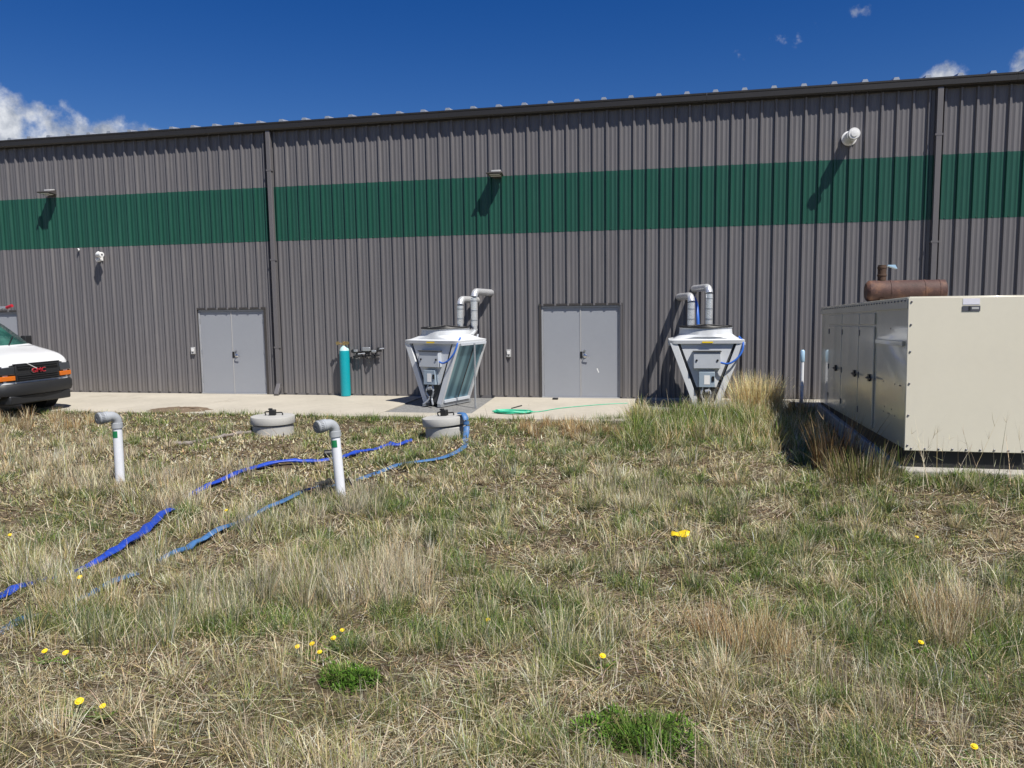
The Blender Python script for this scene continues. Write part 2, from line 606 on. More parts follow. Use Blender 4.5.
# ------------------------------------------------------------------ the metal building
RIB0, PITCH_R = -17.8407, .3048
BX0, BX1, BD = -36.0, 13.0, 28.0
ZB, ZT, ZE = 3.9086, 5.2022, 6.62
bld = thing('metal_building', 'long grey ribbed metal building with a dark green stripe and three grey doors', 'building')
# rib outline
prof = []
k0 = int((BX0 - RIB0) / PITCH_R) - 1
k1 = int((BX1 - RIB0) / PITCH_R) + 1
for k in range(k0, k1 + 1):
    xk = RIB0 + k * PITCH_R
    for dx, y in ((-.038, 0), (-.020, -.046), (.016, -.046), (.042, 0)):
        prof.append((xk + dx, y))
    for mdx in (.105, .200):
        for dx, y in ((-.022, 0), (-.009, -.008), (.009, -.008), (.022, 0)):
            prof.append((xk + mdx + dx, y))
prof = sorted(prof)
PX = np.array([c[0] for c in prof])
PY = np.array([c[1] for c in prof])


def ribbed(mb, xa, xb, za, zb, off=0.0):
    xx = np.concatenate([[xa], PX[(PX > xa + 1e-4) & (PX < xb - 1e-4)], [xb]])
    yy = np.interp(xx, PX, PY) + off
    mb.grid([[(x, y, za) for x, y in zip(xx, yy)], [(x, y, zb) for x, y in zip(xx, yy)]])


DOORS = [(-19.55, -17.86, 2.20), (-12.33, -10.43, 2.19), (-3.25, -1.38, 2.18)]
low = MB()
x = BX0
for (a, b, h) in DOORS:
    ribbed(low, x, a, .045, ZB)
    ribbed(low, a, b, h, ZB)
    x = b
ribbed(low, x, BX1, .045, ZB)
o = low.build('wall_panel', M['steel_grey'], bld, recalc=False)
up = MB()
ribbed(up, BX0, BX1, ZT, ZE)
o = up.build('wall_panel', M['steel_grey'], bld, recalc=False)
gb = MB()
ribbed(gb, BX0, BX1, ZB - .02, ZT + .02, -.003)
# fixing screws along the lap of the green sheets
for k in range(k0 + 2, k1 - 1):
    xk = RIB0 + k * PITCH_R + .07
    gb.lathe([(.012, 0), (.012, .006), (.006, .01)], 6, Matrix.Translation((xk, -.004, ZB + .01)) @ Matrix.Rotation(R(90), 4, 'X'))
o = gb.build('green_stripe', M['steel_green'], bld, recalc=False)
o['label'] = 'dark green painted band across the wall'
core = MB()
core.box(BX0, BX1, .14, .34, -.1, ZE)
core.box(BX0, BX0 + .2, .36, BD, -.1, ZE)
core.box(BX1 - .2, BX1, .36, BD, -.1, ZE)
core.box(BX0, BX1, BD + .02, BD + .2, -.1, ZE)
core.build('wall_core', M['core'], bld)
base = MB()
x = BX0
for (a, b, h) in DOORS + [(BX1, BX1, 0)]:
    base.box(x, a - .03, -.014, .10, -.02, .045)
    x = b + .03
base.build('base_trim', M['trim_grey'], bld)
# roof: standing seam pitch away from the camera
rf = MB()
sl = 1 / 12
mid = BD / 2
for side in (0, 1):
    y0, y1 = (-.08, mid) if side == 0 else (BD + .2, mid)
    z0, z1 = ZE + .155, ZE + .155 + mid * sl
    rf.hexa([(BX0 - .1, y0, z0 - .05), (BX1 + .1, y0, z0 - .05), (BX1 + .1, y1, z1 - .05), (BX0 - .1, y1, z1 - .05)],
            [(BX0 - .1, y0, z0), (BX1 + .1, y0, z0), (BX1 + .1, y1, z1), (BX0 - .1, y1, z1)])
rf.build('roof', M['roof'], bld)
sm = MB()
k = 0
x = BX0 + .11
while x < BX1:
    z0, z1 = ZE + .150, ZE + .150 + (mid + .1) * sl
    pr = [(-.068, 0), (-.042, .062), (.042, .062), (.068, 0)]
    vs = [(x + dx, -.11, z0 + dz) for dx, dz in pr] + [(x + dx, mid, z1 + dz) for dx, dz in pr]
    sm.add(vs, [(0, 1, 2, 3)[::-1], (4, 5, 6, 7), (0, 4, 5, 1), (1, 5, 6, 2), (2, 6, 7, 3), (3, 7, 4, 0)])
    x += PITCH_R * 2
sm.build('roof_seams', M['roof'], bld, smooth=20)
gt = MB()
x = BX0 - .1
prof_g = [(-.085, 0), (-.150, 0), (-.178, .03), (-.178, .135), (-.186, .150), (-.186, .185), (-.168, .185), (-.150, .15), (-.085, .15)]
while x < BX1:
    x2 = min(x + 6.1, BX1 + .1)
    gt.prism([(x, y, 6.575 + z) for y, z in prof_g], (x2 - x - .004, 0, 0))
    x = x2
gt.build('gutter', M['gutter'], bld, smooth=20)
ev = MB().box(BX0, BX1, -.082, .10, 6.56, 6.72)
ev.build('eave_trim', M['gutter'], bld)


def downspout(x):
    d = MB()
    d.box(x - .055, x + .055, -.150, -.045, .24, 6.57)
    d.hexa([(x - .055, -.30, .05), (x + .055, -.30, .05), (x + .055, -.27, .0), (x - .055, -.27, .0)],
           [(x - .055, -.15, .30), (x + .055, -.15, .30), (x + .055, -.05, .22), (x - .055, -.05, .22)])
    o = d.build('downspout', M['trim_grey'], bld, bevel=.006)
    for z in (1.2, 3.4, 5.6):
        MB().box(x - .075, x + .075, -.154, -.044, z, z + .04).build('strap', M['trim_grey'], o)


downspout(-10.04)
downspout(5.19)
for (a, b, h) in DOORS:
    fr = MB()
    for x0 in (a - .045, b - .005):
        fr.box(x0, x0 + .05, -.030, .135, 0.0, h)
    fr.box(a - .045, b + .045, -.034, .135, h + .001, h + .05)
    fr.build('door_trim', M['bronze'], bld)  # shadow line around the opening is put into the trim's dark colour
    ft = MB()
    for x0 in (a + .006, b - .051):
        ft.box(x0, x0 + .045, .004, .132, .0, h - .05)
    ft.box(a + .006, b - .006, .002, .132, h - .049, h - .004)
    ft.box(a + .006, b - .006, -.03, .132, .002, .022)
    ft.build('door_frame', M['door_frame'], bld, bevel=.004)
    mid_x = (a + b) / 2
    for i, (x0, x1) in enumerate(((a + .055, mid_x - .012), (mid_x + .012, b - .055))):
        d = MB().box(x0, x1, .022, .070, .026, h - .053).build('door', M['door'], bld, bevel=.003)
        xh = x0 - .004 if i == 0 else x1 + .004
        for z in (.3, 1.05, 1.85):
            MB().cyl((xh, .012, z), (xh, .012, z + .11), .010, seg=8).build('hinge', M['galv'], d)
        if i == 1:
            hd = MB()
            c = Vector((x0 + .09, .020, 1.0))
            hd.lathe([(.045, 0), (.045, .012), (.032, .02)], 16, Matrix.Translation(c) @ Matrix.Rotation(R(90), 4, 'X'))
            hd.tube([c + Vector((0, -.015, 0)), c + Vector((0, -.06, 0)), c + Vector((.03, -.068, -.005)), c + Vector((.12, -.066, -.02))], .011, 8)
            hd.lathe([(.024, 0), (.024, .014)], 12, Matrix.Translation(c + Vector((-.01, 0, .11))) @ Matrix.Rotation(R(90), 4, 'X'))
            hd.build('handle', M['chrome'], d)
            MB().box(x0 - .022, x0 + .03, .007, .0215, .94, 1.10).build('latch_guard', M['black'], d)
            if a > -5:
                MB().prism([(x0 + .36, .0215, .70), (x0 + .385, .0215, .71), (x0 + .42, .0215, .61), (x0 + .40, .0215, .60)], (0, -.002, 0)).build('scratch_strip', M['white_plastic'], d)  # thin white strip added for a scratch on this leaf
    MB().box(mid_x - .011, mid_x + .011, .012, .0685, .026, h - .053).build('astragal', M['fixture_grey'], bld)


# ------------------------------------------------------------------ fixtures on the wall
def wall_light(x, z, label, group):
    t_ = thing('wall_light', label, 'wall light', (x, 0, z), group=group)
    b = MB()
    b.box(-.10, .10, -.09, -.030, -.10, .07)
    b.build('back_box', M['bronze'], t_, bevel=.01)
    hs = MB()
    hs.hexa([(-.19, -.40, -.035), (.19, -.40, -.035), (.17, -.10, -.075), (-.17, -.10, -.075)],
            [(-.19, -.40, -.010), (.19, -.40, -.010), (.13, -.10, .055), (-.13, -.10, .055)])
    hs.build('housing', M['bronze'], t_, bevel=.012)
    MB().hexa([(-.105, -.24, .022), (.105, -.24, .022), (.105, -.085, .052), (-.105, -.085, .052)],
              [(-.10, -.235, .062), (.10, -.235, .062), (.10, -.085, .085), (-.10, -.085, .085)]).build('driver_cover', M['fixture_grey'], t_, bevel=.008)
    MB().hexa([(-.16, -.375, -.044), (.16, -.375, -.044), (.14, -.13, -.078), (-.14, -.13, -.078)],
              [(-.16, -.375, -.036), (.16, -.375, -.036), (.14, -.13, -.070), (-.14, -.13, -.070)]).build('lens', M['lens'], t_)
    for y0 in (-.34, -.22):
        MB().hexa([(-.12, y0, -.053 - (y0 + .34) * .14), (.12, y0, -.053 - (y0 + .34) * .14), (.12, y0 + .05, -.060 - (y0 + .34) * .14), (-.12, y0 + .05, -.060 - (y0 + .34) * .14)], [(-.12, y0, -.04), (.12, y0, -.04), (.12, y0 + .05, -.045), (-.12, y0 + .05, -.045)]).build('led_strip', M['white_plastic'], t_)


wall_light(-16.42, 5.35, 'bronze flood light on the wall left of the first downspout', 'wall lights')
wall_light(-4.25, 5.27, 'bronze flood light on the wall between the two downspouts', 'wall lights')

vt = thing('flue_vent', 'round white flue vent sticking out high on the wall', 'vent', (3.46, 0, 5.65))
rm = Matrix.Rotation(R(90), 4, 'X')
MB().lathe([(.155, .03), (.155, .05), (.12, .06), (.115, .40), (.100, .405), (.100, .30)], 24, rm).build('pipe', M['white_plastic'], vt)
MB().lathe([(.06, .38), (.06, .56)], 16, rm).build('neck', M['unit_dark'], vt)
MB().lathe([(.118, .525), (.122, .55), (.112, .585), (.07, .588), (.066, .600), (.0, .605)], 24, rm).build('end_cap', M['white_plastic'], vt)

cm = thing('security_camera', 'small white security camera under the green stripe', 'camera', (-15.08, 0, 3.62))
MB().box(-.06, .06, -.055, -.030, -.10, .06).build('base_plate', M['white_plastic'], cm, bevel=.006)
MB().tube(smooth_path([(0, -.05, .0), (0, -.14, .03), (.02, -.19, .09), (.06, -.2, .11), (.10, -.2, .08)], 5), .028, 10).build('arm', M['white_plastic'], cm)
MB().cyl((.03, -.20, .055), (.22, -.27, .045), .062, .068, 18).build('camera_body', M['white_plastic'], cm, bevel=.008)
MB().cyl((.2205, -.2702, .045), (.224, -.2715, .045), .022, .022, 16).build('lens', M['black'], cm)
MB().lathe([(.03, 0), (.075, -.02), (.075, -.05), (.055, -.085), (.02, -.10)], 16, Matrix.Translation((-.04, -.09, -.03))).build('dome', M['white_plastic'], cm)

sn = thing('motion_sensor', 'tiny white sensor at the lower edge of the green stripe', 'sensor', (-15.75, 0, 3.83))
MB().lathe([(.035, .034), (.035, .06), (.02, .075)], 12, rm).build('housing', M['white_plastic'], sn)
MB().lathe([(.02, .074), (.012, .085), (.0, .088)], 12, rm).build('lens', M['black'], sn)


def card_reader(x, z, label):
    t_ = thing('card_reader', label, 'card reader', (x, 0, z), group='boxes beside the doors')
    MB().box(-.055, .055, -.060, -.0065, -.09, .09).build('box', M['fixture_grey'], t_, bevel=.008)
    MB().box(-.035, .035, -.072, -.0605, -.02, .06).build('cover', M['white_plastic'], t_, bevel=.004)
    MB().cyl((0, -.066, -.05), (0, -.0605, -.05), .012, seg=10).build('button', M['black'], t_)


card_reader(-12.50, 1.13, 'small grey box left of the double door near the van')
card_reader(-4.04, 1.06, 'small grey box left of the double door between the coolers')

# gas cylinder
gc = thing('gas_cylinder', 'tall teal gas cylinder standing against the metal wall', 'gas cylinder', (-8.19, -.18, 0))
MB().lathe([(.105, .0), (.122, .012), (.124, .03), (.124, 1.10), (.120, 1.14)], 28).build('body', M['teal'], gc)
MB().lathe([(.120, 1.14), (.107, 1.18), (.076, 1.225), (.044, 1.25), (.036, 1.262)], 28).build('shoulder', M['teal_pale'], gc)
vb = MB()
vb.lathe([(.028, 1.25), (.028, 1.29), (.018, 1.30), (.018, 1.34)], 14)
vb.cyl((-.14, 0, 1.31), (.10, 0, 1.31), .019, seg=10)
vb.lathe([(.035, 1.34), (.038, 1.35), (.035, 1.37)], 12)
vb.build('valve', M['brass'], gc)
for dx in (-.15, .10):
    MB().cyl((dx, -.02, 1.325), (dx, -.06, 1.325), .045, seg=16).build('gauge', M['brass'], gc)

# pipe manifold beside it
mf = thing('valve_manifold', 'dark pipe manifold with valves fixed beside the teal cylinder', 'valves', (-7.6, 0, 1.07))
m_ = MB()
m_.tube([(-.40, -.10, .02), (.36, -.10, .06)], .022, 10)
m_.tube([(-.40, -.10, -.09), (.30, -.10, -.05)], .020, 10)
for dx in (-.30, -.06, .20):
    m_.cyl((dx, -.10, -.12), (dx, -.10, .10), .018, seg=8)
    m_.cyl((dx, -.006, .03), (dx, -.10, .03), .015, seg=8)
m_.tube(smooth_path([(-.02, -.10, -.10), (.0, -.12, -.2), (.06, -.11, -.26)], 5), .012, 8)
m_.build('pipework', M['van_grey'], mf)
for (x0, x1, y0, y1, z0, z1) in ((-.35, -.25, -.17, -.13, .03, .09), (.12, .24, -.17, -.13, .02, .08), (-.11, .09, -.19, -.125, .055, .15)):
    MB().box(x0, x1, y0, y1, z0, z1).build('valve_body', M['galv'], mf, bevel=.01)
for dx, dz in ((-.38, .05), (.30, .10), (.03, .0), (-.17, -.05), (.13, -.08), (-.28, -.06)):
    MB().lathe([(.045, .13), (.048, .14), (.045, .155)], 14, Matrix.Translation((dx, 0, dz)) @ rm).build('gauge', M['van_grey'], mf)
MB().tube([(.30, -.14, .10), (.44, -.16, .12)], .014, 8).build('lever', M['unit_mid'], mf)
MB().tube([(-.24, -.15, -.02), (-.05, -.17, .0)], .012, 8).build('lever', M['unit_mid'], mf)
l_ = MB().tube(smooth_path([(-.52, -.05, .02), (-.62, -.07, -.02), (-.70, -.06, -.10), (-.74, -.05, -.2)], 5), .022, 8)
l_.build('hose', M['rubber'], mf)


# ------------------------------------------------------------------ dry coolers
def ellipse(rx, ry, z, n, pw=2.0):
    o = []
    for i in range(n):
        a_ = 2 * math.pi * i / n
        c_, s_ = math.cos(a_), math.sin(a_)
        o.append((rx * math.copysign(abs(c_) ** (2 / pw), c_), ry * math.copysign(abs(s_) ** (2 / pw), s_), z))
    return o


def loft(rings, cap=True):
    mb_ = MB()
    n = len(rings[0])
    vs = [c for r_ in rings for c in r_]
    fs = [(j * n + i, j * n + (i + 1) % n, (j + 1) * n + (i + 1) % n, (j + 1) * n + i) for j in range(len(rings) - 1) for i in range(n)]
    if cap:
        fs += [tuple(range(n))[::-1], tuple(range((len(rings) - 1) * n, len(rings) * n))]
    mb_.add(vs, fs)
    return mb_


def cooler(loc, rz, label, L=1.10):
    t_ = thing('dry_cooler', label, 'cooling unit', loc, (0, 0, rz), group='V-shaped dry coolers')
    W, Bt, H, yf, yb = .75, .25, 1.42, -L / 2, L / 2
    # side strips: the folded sheet edges of the V, front and back
    for sx in (-1, 1):
        for y0, y1 in ((yf, yf + .07), (yb - .07, yb)):
            s = MB().prism([(sx * W, y0, H - .04), (sx * (W - .15), y0, H - .04), (sx * (Bt - .13), y0, .04), (sx * Bt, y0, .04)], (0, y1 - y0, 0))
            s.build('end_frame', M['unit_grey'], t_, bevel=.006)
    # recessed end plates
    for y0 in (yf + .03, yb - .05):
        e = MB().prism([(-(W - .21), y0, H - .05), (W - .21, y0, H - .05), (.20, y0, .46), (-.20, y0, .46)], (0, .02, 0))
        e.build('end_panel', M['unit_grey'], t_)
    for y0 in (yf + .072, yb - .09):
        MB().prism([(-(W - .1), y0, H - .06), (W - .1, y0, H - .06), (.16, y0, .06), (-.16, y0, .06)], (0, .015, 0)).build('gap_shade', M['unit_dark'], t_)  # dark plate added as the shade in the gaps beside the end panel
    # coils: two slanted slabs
    for sx in (-1, 1):
        c = MB()
        d = sx * .045
        c.hexa([(sx * (Bt - .02), yf + .09, .10), (sx * (Bt - .02), yb - .09, .10), (sx * (Bt - .02) - d, yb - .09, .10), (sx * (Bt - .02) - d, yf + .09, .10)],
               [(sx * (W - .03), yf + .09, H - .09), (sx * (W - .03), yb - .09, H - .09), (sx * (W - .03) - d, yb - .09, H - .09), (sx * (W - .03) - d, yf + .09, H - .09)])
        c.build('coil', M['coil'], t_)
        for u in (.02, .985):
            r_ = MB()
            xa = sx * (Bt + (W - Bt) * u - .005)
            za = .06 + (H - .10) * u
            r_.box(xa - .04, xa + .04, yf + .071, yb - .071, za - .03, za + .035)
            r_.build('coil_rail', M['unit_mid'], t_, bevel=.005)
        for fr_ in (.60,):
            dv = MB()
            y_ = yf + .09 + (L - .18) * fr_
            dv.hexa([(sx * (Bt - .005), y_ - .012, .11), (sx * (Bt - .005), y_ + .012, .11), (sx * (Bt - .03), y_ + .012, .11), (sx * (Bt - .03), y_ - .012, .11)],
                    [(sx * (W - .015), y_ - .012, H - .1), (sx * (W - .015), y_ + .012, H - .1), (sx * (W - .04), y_ + .012, H - .1), (sx * (W - .04), y_ - .012, H - .1)])
            dv.build('coil_divider', M['unit_dark'], t_)
    # dark box low in the V, shade of the gap put into its colour
    MB().box(-.14, .14, yf + .08, yb - .08, .05, .20).build('inner_shade', M['unit_dark'], t_)
    # base rails on the pad
    for sx in (-1, 1):
        MB().box(sx * .21 - .05, sx * .21 + .05, yf - .03, yb + .03, -.03, .045).build('base_rail', M['galv'], t_, bevel=.005)
    # hood: flares from rectangle into the fan collar
    n = 48
    hood = loft([ellipse(W + .01, L / 2 + .02, H - .05, n, 14), ellipse(W + .02, L / 2 + .03, H + .02, n, 14), ellipse(W - .09, L / 2 - .01, H + .045, n, 8),
                 ellipse(.60, .54, H + .09, n, 3.2), ellipse(.555, .535, H + .13, n, 2.1), ellipse(.54, .53, H + .255, n), ellipse(.56, .55, H + .27, n), ellipse(.52, .52, H + .272, n), ellipse(.51, .51, H + .1, n)])
    hood.build('hood', M['unit_grey'], t_, smooth=28)
    fg = MB()
    for r_ in (.10, .19, .28, .37, .46, .535):
        pts = [(r_ * math.cos(2 * math.pi * i / 36), r_ * math.sin(2 * math.pi * i / 36), H + .285 + .05 * (1 - r_ / .53)) for i in range(37)]
        fg.tube(pts, .007 if r_ < .5 else .024, 6)
    for i in range(12):
        a_ = 2 * math.pi * i / 12
        fg.tube([(.03 * math.cos(a_), .03 * math.sin(a_), H + .335), (.50 * math.cos(a_), .50 * math.sin(a_), H + .29), (.545 * math.cos(a_), .54 * math.sin(a_), H + .27)], .007, 6)
    fg.build('fan_guard', M['black'], t_)
    fb = MB()
    fb.lathe([(.09, H + .16), (.10, H + .18), (.10, H + .28), (.08, H + .30)], 20)
    for i in range(5):
        mt = Matrix.Rotation(2 * math.pi * i / 5, 4, 'Z')
        fb.hexa([mt @ Vector(c) for c in ((.08, -.07, H + .19), (.44, -.14, H + .21), (.44, .10, H + .245), (.08, .06, H + .245))],
                [mt @ Vector(c) for c in ((.08, -.07, H + .198), (.44, -.14, H + .218), (.44, .10, H + .253), (.08, .06, H + .253))])
    fb.build('fan', M['black'], t_)
    # control box and switch box on the end plate
    cb = MB().box(-.27, .27, yf - .10, yf + .028, .86, 1.20).build('control_box', M['unit_mid'], t_, bevel=.008)
    MB().box(-.285, .285, yf - .12, yf + .02, 1.203, 1.225).build('rain_lip', M['unit_dark'], cb)
    for sx in (-.21, .21):
        MB().cyl((sx, yf - .101, 1.03), (sx, yf - .115, 1.03), .022, seg=12).build('latch', M['black'], cb)
    sb = MB().box(-.16, .16, yf - .09, yf + .028, .47, .79).build('switch_box', M['switch_blue'], t_, bevel=.008)
    MB().box(-.055, .06, yf - .094, yf - .0905, .53, .72).build('sticker', M['white_plastic'], sb)
    MB().box(.10, .15, yf - .105, yf - .0905, .60, .70).build('switch', M['black'], sb)
    MB().box(-.10, .12, yf - .034, yf - .031, H - .035, H - .005).build('warning_label', M['yellow'], t_)
    # cabling
    hz = MB()
    hz.tube(smooth_path([(.27, yf - .06, .98), (.42, yf - .11, .96), (.58, yf - .10, 1.05), (.70, yf - .06, 1.22), (.72, yf + .02, 1.40), (.66, yf + .2, 1.50)], 6), .020, 8)
    hz.build('blue_hose', M['hose_small'], t_)
    fl = MB()
    for sx in (-.07, .05):
        fl.tube(smooth_path([(sx, yf - .03, .46), (sx * 1.6, yf - .06, .30), (sx * .6, yf - .05, .16), (sx * 2.2, yf - .12, .03)], 5), .022, 8)
    fl.cyl((-.03, yf - .08, .38), (.06, yf - .08, .40), .04, seg=10)
    fl.build('fittings', M['galv'], t_)
    # header pipes at the back top
    for sx in (-.30, .05, .38):
        hp = MB().tube([(sx, yb - .05, H - .1), (sx, yb + .03, H + .05), (sx + .1, yb + .03, H + .1), (sx + .1, yb, H + .0)], .028, 8)
        hp.build('header', M['foil'], t_)
    return t_


def wall_pipe(owner, xv, yv, z0, z1, xw, r_=.080):
    """insulated pipe: up from the cooler, elbow, into the wall (world coordinates)"""
    inv = (Matrix.Translation(owner.location) @ Euler(owner.rotation_euler).to_matrix().to_4x4()).inverted()
    top = Vector((xv, yv, z1))
    wall = Vector((xw, -.01, z1 - .02))
    d = (wall - top).normalized()
    rb = .15
    arc = []
    for i in range(8):
        a_ = math.pi / 2 * i / 7
        arc.append(Vector((xv, yv, z1 - rb)) + d * (rb * (1 - math.cos(a_))) + Vector((0, 0, rb * math.sin(a_))))
    foot = [Vector((xv - .16, yv + .03, z0 - .08)), Vector((xv - .05, yv + .01, z0 - .06)), Vector((xv - .004, yv, z0)), Vector((xv, yv, z0 + .09))]
    pts = foot + [Vector((xv, yv, z1 - rb - .02))] + arc + [wall]
    o = MB().tube([inv @ c for c in pts], r_, 16).build('insulated_pipe', M['foil'], owner, smooth=50)
    for z in np.arange(z0 + .2, z1 - rb, .22):
        MB().lathe([(r_ + .003, -.012), (r_ + .005, 0), (r_ + .003, .012)], 16, inv @ Matrix.Translation((xv, yv, z))).build('band', M['galv'], o)
    return o


cl = cooler((-5.22, -1.28, .02), R(-20), 'white V-shaped cooler left of the middle doors with sky-tinted coil showing', 1.10)
wall_pipe(cl, -4.98, -.88, 1.72, 2.36, -4.80)
wall_pipe(cl, -4.62, -.98, 1.68, 2.53, -4.46)
ps = MB().cyl((-4.40, -1.85, -.02), (-4.40, -1.85, 1.40), .022, seg=10)
inv = (Matrix.Translation(cl.location) @ Euler(cl.rotation_euler).to_matrix().to_4x4()).inverted()
ps.v = [tuple(inv @ Vector(c)) for c in ps.v]
ps.build('support_post', M['galv'], cl)
cr = cooler((.50, -1.12, .00), R(2), 'white V-shaped cooler seen head on beside the tall tan grass', 1.05)
wall_pipe(cr, .20, -.86, 1.66, 2.36, -.06)
wall_pipe(cr, .58, -.80, 1.66, 2.54, .27)
# flexible blue line beside the pipes of the right-hand cooler
inv = (Matrix.Translation(cr.location) @ Euler(cr.rotation_euler).to_matrix().to_4x4()).inverted()
fb_ = MB().tube([inv @ Vector(c) for c in smooth_path([(.36, -.5, 1.55), (.35, -.42, 1.9), (.32, -.25, 2.2), (.26, -.06, 2.34)], 6)], .035, 10)
fb_.build('flexible_pipe', M['hose_small'], cr)

# ------------------------------------------------------------------ generator
TILT = -R(1.72)
gn = thing('generator', 'large cream metal generator enclosure with glossy side doors', 'generator', (2.63, -8.30, .45), (TILT * -1 * -1, 0, 0))
GW, GL, GH = 1.34, 5.95, 1.82
MB().box(.012, GW, .012, GL, 0.0, GH - .02).build('enclosure', M['gen_side'], gn, bevel=.012)
MB().box(-.006, GW + .012, -.016, .010, -.005, GH).build('front_panel', M['gen_cream'], gn, bevel=.006)
rt = MB()
rt.box(-.012, .011, .012, GL + .01, GH - .13, GH + .002)
rt.box(.012, GW + .01, .012, GL + .01, GH - .019, GH + .012)
rt.build('roof_trim', M['gen_side'], gn, bevel=.004)
bl = MB()
for i in range(37):
    bl.lathe([(.011, .0), (.011, .006), (.006, .01)], 8, Matrix.Translation((-.0125, .10 + i * .155, GH - .035)) @ Matrix.Rotation(R(-90), 4, 'Y'))
for z in (.06, .42, .80, 1.18, 1.50, GH - .05):
    bl.lathe([(.012, .0), (.012, .006), (.006, .011)], 8, Matrix.Translation((.028, -.0165, z)) @ rm)
for i in range(9):
    bl.lathe([(.012, .0), (.012, .006), (.006, .011)], 8, Matrix.Translation((.07 + i * .15, -.0165, .022)) @ rm)
for i in range(22):
    yy, zz = random.uniform(.2, 1.7), random.choice((.35, .42, .5, .62, .75, .9, 1.45))
    if i < 14:
        bl.lathe([(.009, .0), (.009, .004)], 6, Matrix.Translation((.011, yy, zz)) @ Matrix.Rotation(R(-90), 4, 'Y'))
bl.build('bolts', M['plate'], gn)
DY = [(1.64, 2.58), (2.62, 3.88), (3.92, 5.06)]
for i, (y0, y1) in enumerate(DY):
    d = MB().box(-.012, .010, y0, y1, .05, 1.47).build('door', M['gen_side'], gn, bevel=.005)
    hd = MB()
    yl = y0 + .12 if i < 2 else y1 - .8
    hd.box(-.035, -.0125, yl, yl + .10, .70, .80)
    hd.tube([(-.04, yl + .05, .75), (-.06, yl + .05, .75), (-.065, yl - .10, .748), (-.06, yl - .22, .745)], .014, 8)
    hd.build('handle', M['black'], d)
    for z in (.18, .70, 1.33):
        MB().box(-.022, -.0125, y1 - .06, y1 - .005, z, z + .09).build('hinge', M['plate'], d)
vg = MB()
for y0, y1 in DY:
    vg.box(-.009, .010, y0, y1, 1.50, 1.66)
vg.build('access_panel', M['gen_side'], gn, bevel=.004)
MB().box(-.014, .010, .18, 1.55, 1.24, 1.30).build('seam_strip', M['gen_side'], gn, bevel=.003)
MB().box(.02, GW + .05, .06, GL - .05, -.42, -.004).build('skid', M['gen_black'], gn)
MB().box(.58, .76, -.0195, -.0165, 1.73, 1.80).build('sticker', M['sticker'], gn)
pl = MB().box(.575, .765, -.0235, -.0198, 1.655, 1.715).build('data_plate', M['plate'], gn)
pm = MB()
pm.box(.64, .662, -.026, -.0238, 1.66, 1.71)
pm.build('plate_mark', M['black'], pl)
MB().box(.675, .75, -.026, -.0238, 1.675, 1.70).build('plate_lettering', M['fixture_grey'], pl)
# muffler on the roof
mz = GH + .17
mu = MB()
mr_ = Matrix.Translation((.05, 2.5, mz)) @ Matrix.Rotation(R(90), 4, 'Y') @ Matrix.Rotation(0, 4, 'Z')
mu.lathe([(.0, .0), (.12, .0), (.158, .035), (.162, .05), (.158, .32), (.164, .325), (.164, .345), (.158, .35), (.158, .78), (.164, .785), (.164, .805), (.158, .81), (.158, .98), (.163, .985), (.163, 1.0), (.158, 1.005), (.158, 1.07), (.12, 1.09), (.0, 1.09)], 28, mr_, cap=False)
mo = mu.build('muffler', M['rust'], gn)
st = MB()
st.lathe([(.060, .12), (.060, .22), (.068, .225), (.068, .245), (.060, .25), (.060, .33), (.066, .335), (.066, .36), (.058, .365), (.058, .385), (.05, .385), (.05, .2)], 18, Matrix.Translation((.27, 2.5, mz)))
st.build('exhaust_stack', M['rust_dark'], mo)
rc = MB().hexa([(.335, 2.45, mz + .375), (.47, 2.45, mz + .325), (.47, 2.56, mz + .325), (.335, 2.56, mz + .375)],
               [(.335, 2.45, mz + .385), (.44, 2.45, mz + .385), (.44, 2.56, mz + .385), (.335, 2.56, mz + .385)])
rc.build('rain_cap', M['pale_blue'], mo)
for xx in (.25, .95):
    MB().box(xx - .03, xx + .03, 2.36, 2.64, GH + .013, GH + .06).build('saddle', M['rust_dark'], mo)

pad = MB().box(2.58, 5.5, -8.45, -2.1, -.2, .235)
pad.box(2.22, 2.9, -2.085, -1.20, -.2, .15)
o = pad.build('pavement', M['concrete_old'], bevel=.02)
tag(o, 'raised concrete pad under the cream generator', kind='structure')

vp = thing('vent_pipe', 'thin white upright pipe with pale blue cap behind the generator', 'pipe', (2.40, -1.62, .0))
MB().cyl((0, 0, .0), (0, 0, 1.02), .036, seg=14).build('pipe', M['pvc'], vp)
MB().lathe([(.043, 1.00), (.046, 1.01), (.046, 1.21), (.03, 1.235)], 14).build('cap', M['pale_blue'], vp)
MB().lathe([(.045, .45), (.045, .52)], 14).build('coupling', M['white_plastic'], vp)

# ------------------------------------------------------------------ van
TH = R(-3)
van = thing('van', 'white cargo van with black grille at the left edge beside the wall', 'van', (-13.73, -3.77, -.01), (0, 0, TH))
# local: +x forward, nose at x = 0, z up. Cross-sections along the length.


def vsec(x, hw, zb, zs, zr, hr):
    """half-widths: hw at belt zs, hr at roof edge zr"""
    return [(x, -hw + .05, zb), (x, -hw, zb + .10), (x, -hw, zs - .12), (x, -hw + .02, zs - .03), (x, -hr - .03, zr - .16 * (zr - zs > .3)), (x, -hr + .06, zr - .03 * (zr - zs > .3)),
            (x, -hr * .5, zr), (x, 0, zr + .012), (x, hr * .5, zr), (x, hr - .06, zr - .03 * (zr - zs > .3)), (x, hr + .03, zr - .16 * (zr - zs > .3)), (x, hw - .02, zs - .03), (x, hw, zs - .12),
            (x, hw, zb + .10), (x, hw - .05, zb)]


